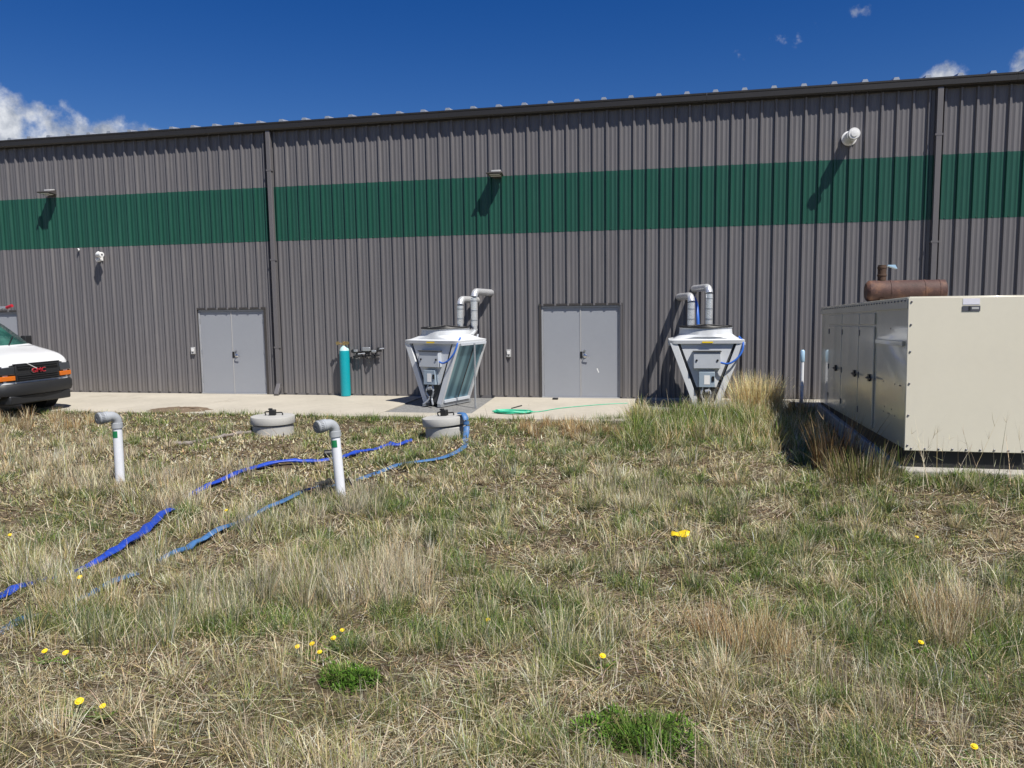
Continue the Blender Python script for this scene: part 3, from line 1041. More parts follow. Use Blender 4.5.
secs = [vsec(-.10, .82, .55, 1.09, 1.11, .70), vsec(-.13, .88, .46, 1.13, 1.175, .76), vsec(-.22, .94, .40, 1.18, 1.245, .80), vsec(-.45, .98, .36, 1.25, 1.325, .84), vsec(-.75, .99, .36, 1.29, 1.385, .87), vsec(-1.05, 1.0, .36, 1.32, 1.45, .88),
        vsec(-1.30, 1.0, .36, 1.33, 1.56, .82), vsec(-1.75, 1.0, .36, 1.35, 1.90, .78), vsec(-2.05, 1.0, .36, 1.36, 2.05, .77), vsec(-2.5, 1.0, .36, 1.36, 2.10, .78), vsec(-4.5, 1.0, .36, 1.36, 2.10, .78),
        vsec(-5.4, 1.0, .38, 1.36, 2.08, .78), vsec(-5.6, .96, .45, 1.34, 2.02, .74)]
bd = MB()
bd.grid(secs)
k = len(secs[0])
bd.f.append(tuple(range(k)))
bd.f.append(tuple(range((len(secs) - 1) * k, len(secs) * k))[::-1])
body = bd.build('body', M['van_white'], van, smooth=40)
s_ = body.modifiers.new('sub', 'SUBSURF')
s_.levels = s_.render_levels = 1
# windshield laid on the raked front of the cab
ws = MB()
rows = []
for x_, z_, hw in ((-1.12, 1.475, .80), (-1.40, 1.675, .78), (-1.72, 1.905, .73), (-1.92, 2.015, .69)):
    rows.append([(x_ + .035 - .05 * (u * u), hw * u, z_ + .02) for u in (-1, -.75, -.4, 0, .4, .75, 1)])
ws.grid(rows)
wo_ = ws.build('windshield', M['glass'], van)
so = wo_.modifiers.new('solid', 'SOLIDIFY')
so.thickness = .03
for s in (-.5, .22):
    MB().tube([(-1.06, s, 1.49), (-1.30, s + .33, 1.665)], .012, 6).build('wiper', M['black'], van)
MB().box(-1.14, -1.0, -.83, .83, 1.40, 1.455).build('cowl', M['van_black'], van, bevel=.02)
# grille and lamps
MB().hexa([(-.075, -.56, .67), (-.075, .56, .67), (-.2, .56, .67), (-.2, -.56, .67)], [(-.085, -.56, 1.03), (-.085, .56, 1.03), (-.2, .56, 1.03), (-.2, -.56, 1.03)]).build('grille', M['van_black'], van, bevel=.012)
MB().box(-.2, -.082, -.60, .60, 1.032, 1.05).build('grille_trim', M['van_black'], van)
for z in (.70, .745, .79, .95, .99):
    MB().box(-.074, -.05, -.52, .52, z, z + .016).build('grille_bar', M['van_grey'], van)
for s in (-1, 1):
    hb_ = MB().hexa([(-.085, s * .565, .67), (-.135, s * .935, .67), (-.33, s * .955, .67), (-.33, s * .565, .67)], [(-.095, s * .565, 1.03), (-.145, s * .925, 1.01), (-.33, s * .945, 1.01), (-.33, s * .565, 1.03)])
    hb_.build('lamp_housing', M['van_black'], van, bevel=.01)
    h = MB().hexa([(-.066, s * .59, .825), (-.11, s * .925, .825), (-.30, s * .975, .825), (-.30, s * .59, .825)], [(-.076, s * .59, 1.0), (-.12, s * .92, .985), (-.30, s * .965, .985), (-.30, s * .59, 1.0)])
    h.build('headlight', M['clear_lens'], van, bevel=.014)
    a_ = MB().hexa([(-.062, s * .585, .70), (-.105, s * .935, .70), (-.30, s * .985, .70), (-.30, s * .585, .70)], [(-.064, s * .585, .80), (-.107, s * .935, .80), (-.30, s * .982, .80), (-.30, s * .585, .80)])
    a_.build('turn_signal', M['amber'], van, bevel=.01)
# bumper: rounded bar wrapping the corners
bp_ = []
for y_, x_ in ((-1.02, -.52), (-1.02, -.30), (-.97, -.13), (-.84, -.03), (-.5, .03), (0, .05), (.5, .03), (.84, -.03), (.97, -.13), (1.02, -.30), (1.02, -.52)):
    bp_.append([(x_ - .10, y_ * .90, .36), (x_ - .015, y_ * .99, .40), (x_, y_, .46), (x_, y_, .60), (x_ - .03, y_ * .98, .645), (x_ - .16, y_ * .90, .65)])
bm_ = MB()
bm_.grid(bp_)
bb = bm_.build('bumper', M['van_grey'], van, smooth=50)
s2 = bb.modifiers.new('solid', 'SOLIDIFY')
s2.thickness = .03
MB().box(-.35, -.02, -.80, .80, .20, .40).build('air_dam', M['van_black'], van, bevel=.03)
# badge lettering
cu = bpy.data.curves.new('badge_text', 'FONT')
cu.body = 'GMC'
cu.size = .15
cu.extrude = .008
cu.align_x = 'CENTER'
cu.align_y = 'CENTER'
to = bpy.data.objects.new('badge_text', cu)
COL.objects.link(to)
dg = bpy.context.evaluated_depsgraph_get()
tm = bpy.data.meshes.new_from_object(to.evaluated_get(dg))
bpy.data.objects.remove(to)
for off, mk, sc_, nm in ((0, M['chrome'], 1.0, 'badge_outline'), (.012, M['red_badge'], .90, 'badge_lettering')):
    m2 = tm.copy()
    m2.materials.clear()
    m2.materials.append(mk)
    ob = bpy.data.objects.new(nm, m2)
    COL.objects.link(ob)
    ob.parent = van
    ob.rotation_euler = (R(90), 0, R(90))
    ob.scale = (1.2 * sc_, 1.0 * sc_, 1)
    ob.location = (-.058 + off, 0, .880)
    if off:
        ob.name = 'badge_lettering'
for ch in van.children:
    if ch.name.split('.')[0] in ('grille', 'grille_trim', 'grille_bar', 'lamp_housing', 'headlight', 'turn_signal', 'badge_outline', 'badge_lettering'):
        ch.location.z += .075
    elif ch.name.split('.')[0] in ('bumper', 'air_dam'):
        ch.location.z += .06
hl = MB().tube([(-.06, -.30, 1.13), (-.045, -.06, 1.0)], .009, 6)
hl.build('hood_strap', M['white_plastic'], van)
for s in (-1, 1):
    mi = MB()
    mi.box(-1.58, -1.44, s * 1.10 - .08, s * 1.10 + .10 * 1, 1.40, 1.66)
    mi.tube([(-1.50, s * .93, 1.44), (-1.50, s * 1.06, 1.47)], .03, 8)
    mi.build('mirror', M['van_black'], van, bevel=.045)
    sw = MB().hexa([(-1.55, s * .975, 1.42), (-2.45, s * .975, 1.42), (-2.45, s * .99, 1.42), (-1.55, s * .99, 1.42)], [(-1.98, s * .85, 1.90), (-2.45, s * .85, 1.90), (-2.45, s * .875, 1.90), (-1.98, s * .875, 1.90)])
    sw.build('side_window', M['glass'], van)
    for x_ in (-.98, -4.3):
        wh = MB()
        ym = Matrix.Translation((x_, s * .83, .36)) @ Matrix.Rotation(R(90), 4, 'X')
        wh.lathe([(.20, -.115), (.33, -.115), (.365, -.08), (.37, 0), (.365, .08), (.33, .115), (.20, .115)], 32, ym)
        wo2 = wh.build('wheel', M['rubber'], van)
        MB().lathe([(.0, s * -.10), (.06, s * -.115), (.16, s * -.10), (.205, s * -.118)], 24, ym, cap=False).build('rim', M['galv'], wo2)
        MB().lathe([(.46, -.16), (.46, .16)], 24, Matrix.Translation((x_, s * .825, .40)) @ Matrix.Rotation(R(90), 4, 'X')).build('wheel_well', M['rubber'], van)
ub = MB().box(-5.3, -.4, -.78, .78, .26, .42)
ub.build('underbody', M['van_black'], van)
for x_ in (-2.5, -3.6, -4.8):
    rk = MB().tube([(x_, -.72, 2.10), (x_, -.72, 2.24), (x_, .72, 2.24), (x_, .72, 2.10)], .022, 8)
    rk.build('roof_rack', M['white_plastic'], van)
ld = thing('ladder', 'red tipped ladder end on the roof rack of the white van', 'ladder', (-13.73, -3.77, -.01), (0, 0, TH))
for y_ in (.26, .64):
    MB().tube([(-1.46, y_, 2.33), (-4.9, y_, 2.29)], .028, 8).build('rail', M['galv'], ld)
    MB().tube([(-1.50, y_, 2.325), (-1.34, y_, 2.37)], .036, 8).build('end_cap', M['red_badge'], ld)
for i in range(9):
    MB().tube([(-2.05 - i * .33, .30, 2.31), (-2.05 - i * .33, .62, 2.31)], .016, 6).build('rung', M['galv'], ld)


# ------------------------------------------------------------------ field fittings
def riser(x, y, label, tilt, rz, slip):
    z = float(gz(x, y))
    t_ = thing('tank_riser', label, 'tank riser', (x, y, z - .05), (0, 0, rz), group='septic tank risers')
    MB().lathe([(.365, 0), (.362, .25), (.345, .26)], 40).build('ring', M['riser'], t_)
    mt = Matrix.Translation((slip, 0, .272)) @ Euler((tilt[0], tilt[1], 0)).to_matrix().to_4x4()
    li = MB()
    li.lathe([(.36, 0), (.390, .004), (.394, .012), (.392, .128), (.386, .138), (.33, .143), (.0, .146)], 40, mt)
    lo_ = li.build('lid', M['riser'], t_)
    kb = MB()
    kb.box(-.06, .06, -.045, .045, .148, .25, mt)
    kb.box(-.075, .0, -.03, .03, .25, .275, mt)
    kb.build('vent_cap', M['black'], lo_, bevel=.012)
    hb = MB()
    hb.tube([mt @ Vector(c) for c in smooth_path([(-.12, .0, .15), (-.14, .02, .20), (-.08, .03, .21), (.06, .03, .19), (.16, .02, .19), (.18, .0, .15)], 5)], .012, 8)
    hb.build('handle', M['rubber'], lo_)


riser(-7.28, -5.42, 'grey round tank riser with flat lid near the pavement', (0, 0), R(15), 0)
riser(-3.98, -5.42, 'grey round tank riser with blue hose hanging over its side', (R(1), R(-5)), R(-10), -.02)


def standpipe(x, y, h, lean, label, rz):
    z = float(gz(x, y))
    t_ = thing('vent_standpipe', label, 'standpipe', (x, y, z), (0, lean, 0), group='white standpipes in the grass')
    r_ = .057
    pp = MB()
    pp.lathe([(r_, -.1), (r_, h - .12)], 22)
    pp.build('pipe', M['pvc'], t_)
    MB().lathe([(r_ + .004, h - .155), (r_ + .011, h - .15), (r_ + .011, h - .085), (r_ + .004, h - .08)], 22).build('coupling', M['pvc_grey'], t_)
    d = Vector((math.cos(rz), math.sin(rz), 0))
    el_ = [Vector((0, 0, h - .085))]
    R0 = .085
    for i in range(10):
        a_ = R(98) * i / 9
        el_.append(Vector((0, 0, h - .08)) + d * (R0 * (1 - math.cos(a_))) + Vector((0, 0, R0 * math.sin(a_))))
    e1 = el_[-1]
    dirn = (el_[-1] - el_[-2]).normalized()
    el_.append(e1 + dirn * .02)
    MB().tube(el_, r_ + .006, 20).build('elbow', M['pvc_grey'], t_, smooth=50)
    c0 = e1 + dirn * .012
    mt = Matrix.Translation(c0) @ dirn.to_track_quat('Z', 'Y').to_matrix().to_4x4()
    MB().lathe([(r_ + .010, 0), (r_ + .016, .004), (r_ + .016, .045), (r_ + .010, .05), (r_ + .010, .056), (r_ + .017, .06), (r_ + .017, .115), (r_ + .012, .122)], 24, mt).build('collar', M['pvc_grey'], t_)
    cp = MB()
    cp.lathe([(r_ + .012, .121), (r_ + .010, .136), (.02, .140), (.018, .134), (0, .134)], 24, mt)
    cp.build('end_cap', M['pvc_dark'], t_)
    gr = MB()
    for k_ in range(24):
        a_ = 2 * math.pi * k_ / 24
        gr.box(r_ + .0165, r_ + .0195, -.004, .004, .070, .112, mt @ Matrix.Rotation(a_, 4, 'Z'))
    gr.build('grip_ribs', M['pvc_dark'], t_)
    lb = MB()
    rows = []
    a0 = R(-90)
    for z_ in (h - .27, h - .185):
        rows.append([((r_ + .002) * math.cos(a0 + s * R(74) - R(37)), (r_ + .002) * math.sin(a0 + s * R(74) - R(37)), z_) for s in np.linspace(0, 1, 9)])
    lb.grid(rows)
    lb.build('green_label', M['green_label'], t_)


standpipe(-3.90, -9.95, .92, R(-3.6), 'white standpipe with grey elbow standing by the two blue hoses', R(240))
standpipe(-7.00, -9.80, .90, R(.6), 'white standpipe with grey elbow standing alone in dry grass', R(247))


def flat_hose(name, pts, w, mtl, label, lift=.03, lumps=.02, h=.022, seed=3, n=7, dips=()):
    r_ = np.random.default_rng(seed)
    base_ = smooth_path([(x, y, 0) for x, y in pts], n)
    xs_ = np.array([c.x for c in base_])
    ys_ = np.array([c.y for c in base_])
    jit = np.convolve(r_.normal(0, 1, len(xs_) + 4), np.ones(5) / 5, 'valid')
    zs = gz(xs_, ys_) + lift + lumps * np.abs(jit)
    for qx, qy, qr in dips:
        zs = zs - .07 * np.exp(-((xs_ - qx) ** 2 + (ys_ - qy) ** 2) / qr ** 2)
    ww = w * (.70 + .55 * r_.random(len(xs_)))
    o = MB().tube([Vector(c) for c in zip(xs_ + jit * .028, ys_ + jit * .02, zs)], list(ww / 2), 10, ry=list(h * (.7 + .8 * r_.random(len(xs_))))).build(name, mtl, None, smooth=60)
    tag(o, label, 'hose')
    return o


flat_hose('layflat_hose', [(-4.80, -14.3), (-4.99, -13.62), (-5.01, -12.86), (-5.06, -12.04), (-5.54, -10.76), (-5.74, -10.02), (-5.75, -8.56), (-4.98, -7.96), (-4.86, -7.60), (-4.78, -6.80), (-4.70, -6.25), (-4.55, -6.34), (-4.46, -5.95)],
          .095, M['hose_blue'], 'bright blue flat hose snaking past behind the front standpipe', lift=.045, h=.022, seed=5, n=9, dips=((-5.62, -10.5, .32), (-5.02, -12.98, .28)))
flat_hose('layflat_hose', [(-4.40, -14.5), (-4.50, -14.11), (-4.55, -13.81), (-4.47, -13.16), (-4.49, -12.17), (-4.49, -11.25), (-4.47, -9.61), (-4.34, -9.39), (-4.22, -9.33)],
          .080, M['hose_pale'], 'faded pale blue flat hose ending at the front standpipe', lift=.036, h=.016, seed=8, dips=((-4.48, -12.65, .16), (-4.50, -13.6, .3), (-4.45, -14.4, .4)))
hd_ = smooth_path([(-3.72, -5.50, .395), (-3.62, -5.60, .40), (-3.56, -5.67, .33), (-3.54, -5.71, .15), (-3.50, -5.95, .02), (-3.35, -6.6, .01), (-3.43, -7.50, .02), (-3.85, -8.05, .03), (-3.95, -8.4, .02), (-4.1, -9.0, .01)], 7)
o = MB().tube(hd_, .050, 10, ry=.018).build('layflat_hose', M['hose_pale'], smooth=60)
tag(o, 'short blue hose draped over the tank riser near the left cooler', 'hose')
flat_hose('drain_hose', [(-8.2, -7.0), (-8.01, -6.80), (-7.86, -6.3), (-7.70, -5.85), (-7.50, -5.55)], .075, M['hose_grey'], 'grey brown hose leading into the riser nearest the van', lift=.04, lumps=.004, h=.03)
flat_hose('dark_hose_end', [(-4.42, -9.55), (-4.25, -9.35), (-4.10, -9.30), (-4.02, -9.42)], .05, M['rubber'], 'black coupling where the pale hose meets the front standpipe', lift=.09, lumps=.03, h=.03, seed=2)
cp_ = MB().cyl((-5.13, -7.83, .10), (-5.03, -7.77, .10), .055, seg=14)
o = cp_.build('hose_coupling', M['black'], bevel=.006)
tag(o, 'black band coupling on the bright blue hose left of the standpipe', 'coupling')
# small green hose heaped on the pavement, with its thin end trailing to the right
gp = []
for i in range(70):
    a_ = i * .62
    gp.append((-3.38 + .43 * math.cos(a_) * (.6 + .4 * random.random()), -2.72 + .20 * math.sin(a_) * (.6 + .4 * random.random()), .02 + .0006 * i))
gp += [(-2.9, -2.55, .02), (-2.54, -1.95, .016), (-2.0, -1.45, .016), (-1.5, -1.1, .016), (-1.15, -.95, .016)]
o = MB().tube(smooth_path(gp, 3), [.014] * (70 * 3) + [.008] * (4 * 3 + 1), 6).build('garden_hose', M['hose_green'])
tag(o, 'green hose heaped on the concrete in front of the middle doors', 'hose')
o = MB().tube([(-3.55, -2.05, .012), (-3.42, -1.60, .016)], .014, 8).build('metal_rod', M['black'])
tag(o, 'short black rod lying on the concrete between hose and door', 'rod')
o = MB().box(-2.93, -2.80, -.42, -.33, .005, .045).build('door_stop', M['black'], bevel=.012)
tag(o, 'small black door stop on the concrete at the middle doors', 'door stop')
x_, y_ = .02, -11.07
yp = MB().grid([[(-.085 + .042 * i, -.04 + .027 * j, .075 + .014 * math.sin(i * 1.7 + j)) for i in range(5)] for j in range(4)])
o = yp.build('plastic_scrap', M['yellow'])
o.modifiers.new('solid', 'SOLIDIFY').thickness = .006
o.location = (x_, y_, float(gz(x_, y_)) + .04)
o.rotation_euler = (R(22), R(-6), R(-12))
tag(o, 'yellow plastic scrap lying in the grass below the generator', 'scrap')
# low heap of brown soil on the slab edge
def heap(x, y, rx, ry, h, label):
    rows = []
    for j in range(7):
        u = j / 6
        rows.append([(rx * u * math.cos(2 * math.pi * i / 24) * (1 + .12 * math.sin(i * 2.3)), ry * u * math.sin(2 * math.pi * i / 24) * (1 + .12 * math.sin(i * 1.7)), h * (1 - u * u) * (1 + .3 * math.sin(i * 3 + j)) - .004) for i in range(25)])
    o = MB().grid(rows).build('dirt_heap', M['dirt'])
    o.location = (x, y, .0)
    tag(o, label, kind='stuff')


heap(-10.9, -3.0, .75, .5, .05, 'low scatter of brown dirt on the concrete edge')


# ------------------------------------------------------------------ vegetation
def blades(base, h, az_, lean, curve, width, col, seg=3, droop_tip=None):
    """one strip per blade. base (N,3); col (N,3). Returns verts, quads, colours"""
    N = len(h)
    t = np.linspace(0, 1, seg + 1)
    pos = np.zeros((N, seg + 1, 3))
    pos[:, 0] = base
    dirh = np.stack([np.cos(az_), np.sin(az_)], -1)
    for k in range(1, seg + 1):
        ang = lean + curve * (t[k] + t[k - 1]) / 2
        st_ = h / seg
        pos[:, k, :2] = pos[:, k - 1, :2] + dirh * (np.sin(ang) * st_)[:, None]
        pos[:, k, 2] = pos[:, k - 1, 2] + np.cos(ang) * st_
    tw = az_ + np.pi / 2 + rng.normal(0, .6, N)
    wd = np.stack([np.cos(tw), np.sin(tw), np.zeros(N)], -1)
    taper = (1 - t ** 1.6) * .92 + .08
    off = wd[:, None, :] * (width[:, None] * taper[None, :] / 2)[:, :, None]
    V = np.stack([pos - off, pos + off], 2).reshape(N, (seg + 1) * 2, 3)
    idx = np.arange(N)[:, None, None] * (seg + 1) * 2
    q_ = np.array([[2 * k, 2 * k + 1, 2 * k + 3, 2 * k + 2] for k in range(seg)])
    F = (q_[None] + idx).reshape(-1, 4)
    shade = np.ones_like(t)
    C = (col[:, None, None, :] * np.repeat(shade, 2).reshape(1, seg + 1, 2, 1)).reshape(-1, 3)
    return V.reshape(-1, 3), F, C


PAL = dict(pale=(.67, .585, .405), tan=(.46, .36, .20), grey=(.43, .395, .30), brown=(.105, .072, .042), rust=(.40, .245, .11), khaki=(.285, .295, .105), green=(.110, .175, .044), dusty=(.160, .205, .120), fresh=(.125, .225, .034), leaf=(.080, .160, .026), gold=(.78, .55, .28))


def pick(weights, n, jitter=.22):
    k = list(weights)
    p_ = np.array([weights[c] for c in k], float)
    ii = rng.choice(len(k), n, p=p_ / p_.sum())
    c = np.array([PAL[c] for c in k])[ii]
    return np.clip(c * (1 + rng.normal(0, jitter, (n, 1))) * (1 + rng.normal(0, .05, (n, 3))), .02, .8)


CAM = np.array([0, -18.394])
FWD = np.array([-math.sin(YAW), math.cos(YAW)])
RGT = np.array([math.cos(YAW), math.sin(YAW)])


def field(n, power=1.0, dmin=2.9, dmax=18.4):
    """points over the lot, thinner far from the viewpoint because far blades are far smaller than a pixel"""
    u = rng.random(n)
    e = 2 - power
    d = (dmin ** e + u * (dmax ** e - dmin ** e)) ** (1 / e)
    lat = (rng.random(n) * 2 - 1) * (d * .74 + 2.3)
    P = CAM + d[:, None] * FWD + lat[:, None] * RGT
    return P, d


def blocked(P, hose_gap=.075):
    x, y = P[:, 0], P[:, 1]
    b_ = (y > SLAB_FRONT - .01) & (x < -.95)
    b_ |= (x > 2.48) & (y > -8.48)
    b_ |= (y > -.25)
    b_ |= (y > -2.25) & (x > -1.0) & (x < 2.3) & (vnoise(x, y, .4, 9) < .72)
    for wx, wy in ((-.17, -14.70), (-1.90, -14.30)):
        b_ |= ((x - wx) / .24) ** 2 + ((y - wy + .06) / .22) ** 2 < hose_gap / .075
    b_ |= near_hose(P) < hose_gap
    b_ |= ((x + 7.28) ** 2 + (y + 5.42) ** 2 < .42 ** 2) | ((x + 3.98) ** 2 + (y + 5.42) ** 2 < .42 ** 2)
    return b_


HOSES = [np.array(h_) for h_ in ([(-5.04, -12.6), (-5.06, -12.04), (-5.50, -10.95)], [(-5.76, -9.8), (-5.75, -8.56), (-4.98, -7.96), (-4.86, -7.60), (-4.78, -6.80), (-4.70, -6.25), (-4.46, -5.95)],
                                    [(-4.49, -12.0), (-4.49, -11.25), (-4.47, -9.61), (-4.30, -9.39)], [(-3.35, -6.6), (-3.43, -7.50), (-3.80, -8.0)])]


def near_hose(P):
    d_ = np.full(len(P), 9.0)
    for h_ in HOSES:
        for a_, b_ in zip(h_[:-1], h_[1:]):
            ab = b_ - a_
            t_ = np.clip(((P - a_) @ ab) / (ab @ ab), 0, 1)
            d_ = np.minimum(d_, np.linalg.norm(P - (a_ + t_[:, None] * ab), axis=1))
    return d_


def bump(P, x, y, r_, s=1.0):
    return s * np.exp(-(((P[:, 0] - x) ** 2 + (P[:, 1] - y) ** 2) / r_ ** 2))


def greenness(P):
    g_ = .55 * (vnoise(P[:, 0], P[:, 1], 1.3, 21) - .5) + 1.25 * (vnoise(P[:, 0], P[:, 1], .26, 22) - .5) + .20
    g_ = g_ + .20 * sstep(-1.8, 1.2, P[:, 0]) - .16 * sstep(-2.5, -5, P[:, 0]) * sstep(-11.8, -9, P[:, 1])
    g_ = g_ + bump(P, -2.85, -13.65, .5, .6) + bump(P, -1.35, -13.3, .45, .5) + bump(P, .1, -4.3, 1.4, .45) + bump(P, 1.7, -4.0, .9, .5) + bump(P, -1.67, -12.06, .3, .5) + bump(P, -4.2, -13.7, .35, .6)
    g_ = g_ + bump(P, -3.4, -7.0, .8, .25) + bump(P, .9, -11.4, 1.2, .12) - bump(P, -2.0, -8.5, 1.0, .3) - bump(P, .4, -7.5, 1.0, .2)
    return g_


ANY_V = []

# 1. straw litter: flat-lying dead stalks in loose swirls
P, d = field(780000, 1.3)
ok = ~blocked(P, .05)
P, d = P[ok], d[ok]
N = len(P)
mess = .6 * vnoise(P[:, 0], P[:, 1], .8, 31) + .4 * vnoise(P[:, 0], P[:, 1], .27, 36)
keep = rng.random(N) < .05 + 1.15 * mess ** 1.4
P, d = P[keep], d[keep]
N = len(P)
flow = vnoise(P[:, 0], P[:, 1], .4, 32) * 9.0
azs = flow + rng.normal(0, 1.3, N)
chips = sstep(-1.0, -3.5, P[:, 0]) * sstep(-10.8, -9, P[:, 1])
up = rng.random(N) < .18
ln = (.045 + .15 * rng.random(N) ** 2.0) * (1 - .55 * chips)
ln = np.where(up, .025 + .06 * rng.random(N), ln)
base = np.c_[P, gz(P[:, 0], P[:, 1]) + .003 + .030 * rng.random(N) ** 2]
wid = (.0026 + .0030 * rng.random(N)) * np.clip(d / 4.5, .9, 2.6) * (1 + 1.0 * chips)
tone_ = vnoise(P[:, 0], P[:, 1], .5, 35)
c1_ = pick(dict(pale=4.0, tan=3.6, grey=2.0, brown=4.0, khaki=1.8), N, .34)
c2_ = pick(dict(pale=2.4, tan=2.8, grey=2.4, brown=5.2, khaki=3.0, dusty=1.0), N, .34)
V, F, C = blades(base, ln, azs, np.where(up, np.abs(rng.normal(.45, .3, N)), R(78) + rng.normal(0, .14, N)), rng.normal(.10, .2, N), wid, np.where((tone_ > .5)[:, None], c1_, c2_), 2)
P, d = field(24000, 1.25)
ok = ~blocked(P, .17) & (rng.random(len(P)) < .25 + vnoise(P[:, 0], P[:, 1], .6, 33))
P, d = P[ok], d[ok]
n_ = len(P)
long_ = blades(np.c_[P, gz(P[:, 0], P[:, 1]) + .02 + .05 * rng.random(n_)], rng.uniform(.10, .30, n_), vnoise(P[:, 0], P[:, 1], .7, 32) * 9 + rng.normal(0, .8, n_), R(76) + rng.normal(0, .2, n_), rng.normal(.18, .2, n_), rng.uniform(.0034, .0056, n_) * np.clip(d / 5, .9, 2.0), pick(dict(pale=5, tan=2, grey=2), n_, .15), 3)
o_ = len(V)
V = np.concatenate([V, long_[0]])
F = np.concatenate([F, long_[1] + o_])
C = np.concatenate([C, long_[2]])
o = np_mesh('straw_litter', V, F, M['blades'], C, False)
tag(o, 'flattened dead straw covering the lot', kind='stuff')


def tufts(centres, per, hgt, spread, leanr, wid_, pal, seg=3, curve=(.5, .3), dist=None):
    """clumps of arching blades round each centre"""
    n = len(centres)
    per = np.maximum((per * (np.ones(n) if np.isscalar(per) else 1)), 3).astype(int)
    ci = np.repeat(np.arange(n), per)
    N_ = len(ci)
    a_ = rng.random(N_) * 2 * np.pi
    rr = np.sqrt(rng.random(N_))
    sp = spread[ci]
    b_ = centres[ci] + np.stack([np.cos(a_), np.sin(a_)], -1) * (rr * sp)[:, None]
    base_ = np.c_[b_, gz(b_[:, 0], b_[:, 1]) - .004]
    h_ = hgt[ci] * (.35 + .75 * rng.random(N_))
    az2 = a_ + rng.normal(0, .7, N_)
    le = np.abs(rng.normal(leanr, leanr * .7, N_)) * (.3 + .9 * rr)
    cu_ = rng.normal(curve[0], curve[1], N_)
    tn_ = np.clip(rng.normal(1, .20, n), .5, 1.5)
    w2 = wid_ * (.7 + .7 * rng.random(N_)) * np.clip(dist[ci] / 4.5, .9, 2.4)
    return blades(base_, h_, az2, le, cu_, w2, np.clip(pal(ci, N_) * tn_[ci][:, None], .02, .8), seg)


def join(parts):
    Vs, Fs, Cs, o_ = [], [], [], 0
    for V, F, C in parts:
        Vs.append(V)
        Fs.append(F + o_)
        Cs.append(C)
        o_ += len(V)
    return np.concatenate(Vs), np.concatenate(Fs), np.concatenate(Cs)


# 2. low sparse green and khaki blades between the straw
parts = []
P, d = field(41000, 1.1)
P2 = P[~blocked(P)]
d2 = d[~blocked(P)]
gr = greenness(P2)
keep = rng.random(len(P2)) < np.clip((gr - .24) * 2.4, .05, 1)
c_, dd_, gg = P2[keep], d2[keep], gr[keep]


def pal_green(ci, n):
    gk = gg[ci]
    a1 = pick(dict(khaki=4.2, dusty=2.4, green=2.6, pale=.8, tan=.6), n)
    a2 = pick(dict(green=3, fresh=1.6, dusty=2.6, khaki=2.4, pale=.7), n)
    return np.where((gk > .62)[:, None], a2, a1)


far = np.clip((dd_ - 4) / 9, 0, 1)
parts.append(tufts(c_, (26 - 10 * far) * (.6 + .9 * np.clip(gg, 0, 1)), .08 + .11 * rng.random(len(c_)) * (1 + .5 * np.clip(gg - .4, 0, 1)), .04 + .06 * rng.random(len(c_)), .34, .0034, pal_green, 2, (.6, .35), dd_))
V, F, C = join(parts)
o = np_mesh('green_grass', V, F, M['blades'], C, False)
tag(o, 'short green and khaki grass growing through the straw', kind='stuff')

# 3. standing dry bunchgrass
P, d = field(7600, 1.0)
ok = ~blocked(P)
P, d = P[ok], d[ok]
dens = .09 + 1.0 * sstep(.50, .78, vnoise(P[:, 0], P[:, 1], .45, 44)) * sstep(.35, .7, vnoise(P[:, 0], P[:, 1], 1.1, 41)) + bump(P, -2.7, -12.5, 1.0, .55) + bump(P, .4, -12.8, .7, .3) + bump(P, -3.6, -9.6, 1.0, .55) + bump(P, -9.0, -9.0, 2.0, .15) + bump(P, -7.0, -9.5, 1.0, .3) + bump(P, 2.0, -12.0, .6, .4)
dens = dens * (1 - .85 * sstep(-1.5, -4, P[:, 0]) * sstep(-9.0, -7.6, P[:, 1]))
keep = rng.random(len(P)) < dens * .62
c3, d3 = P[keep], d[keep]
n3_ = len(c3)
tone = vnoise(c3[:, 0], c3[:, 1], .9, 43)


def pal_dry(ci, n):
    a1 = pick(dict(pale=3.4, tan=3, grey=1.2, khaki=2.4), n)
    a2 = pick(dict(grey=2, khaki=4, pale=2.4, dusty=1.6), n)
    return np.where((tone[ci] > .52)[:, None], a1, a2)


parts = [tufts(c3, (58 - 24 * np.clip((d3 - 4) / 9, 0, 1)), .15 + .15 * rng.random(n3_), .05 + .08 * rng.random(n3_), .26, .0034, pal_dry, 3, (.45, .3), d3)]
# separate feathery bunches, each with its own tone
P, d = field(570, .75, 3.0, 14.5)
ok = ~blocked(P, .2) & (rng.random(len(P)) < 1 - .6 * sstep(-1.5, -4, P[:, 0]) * sstep(-9.0, -7.6, P[:, 1]))
cb, db = P[ok], d[ok]
nb = len(cb)
kind_ = rng.random(nb) + .25 * (greenness(cb) - .4)


def pal_bunch(ci, n):
    k_ = kind_[ci][:, None]
    a1 = pick(dict(pale=5, tan=2.5, grey=1, khaki=1), n, .16)
    a2 = pick(dict(khaki=4, pale=3, dusty=2), n, .18)
    a3 = pick(dict(green=3, dusty=3, khaki=2, pale=.6), n, .2)
    return np.where(k_ < .45, a1, np.where(k_ < .75, a2, a3))


parts.append(tufts(cb, 150 * rng.uniform(.5, 1.2, nb), rng.uniform(.13, .27, nb), rng.uniform(.04, .09, nb), .36, .0032, pal_bunch, 3, (.45, .3), db))
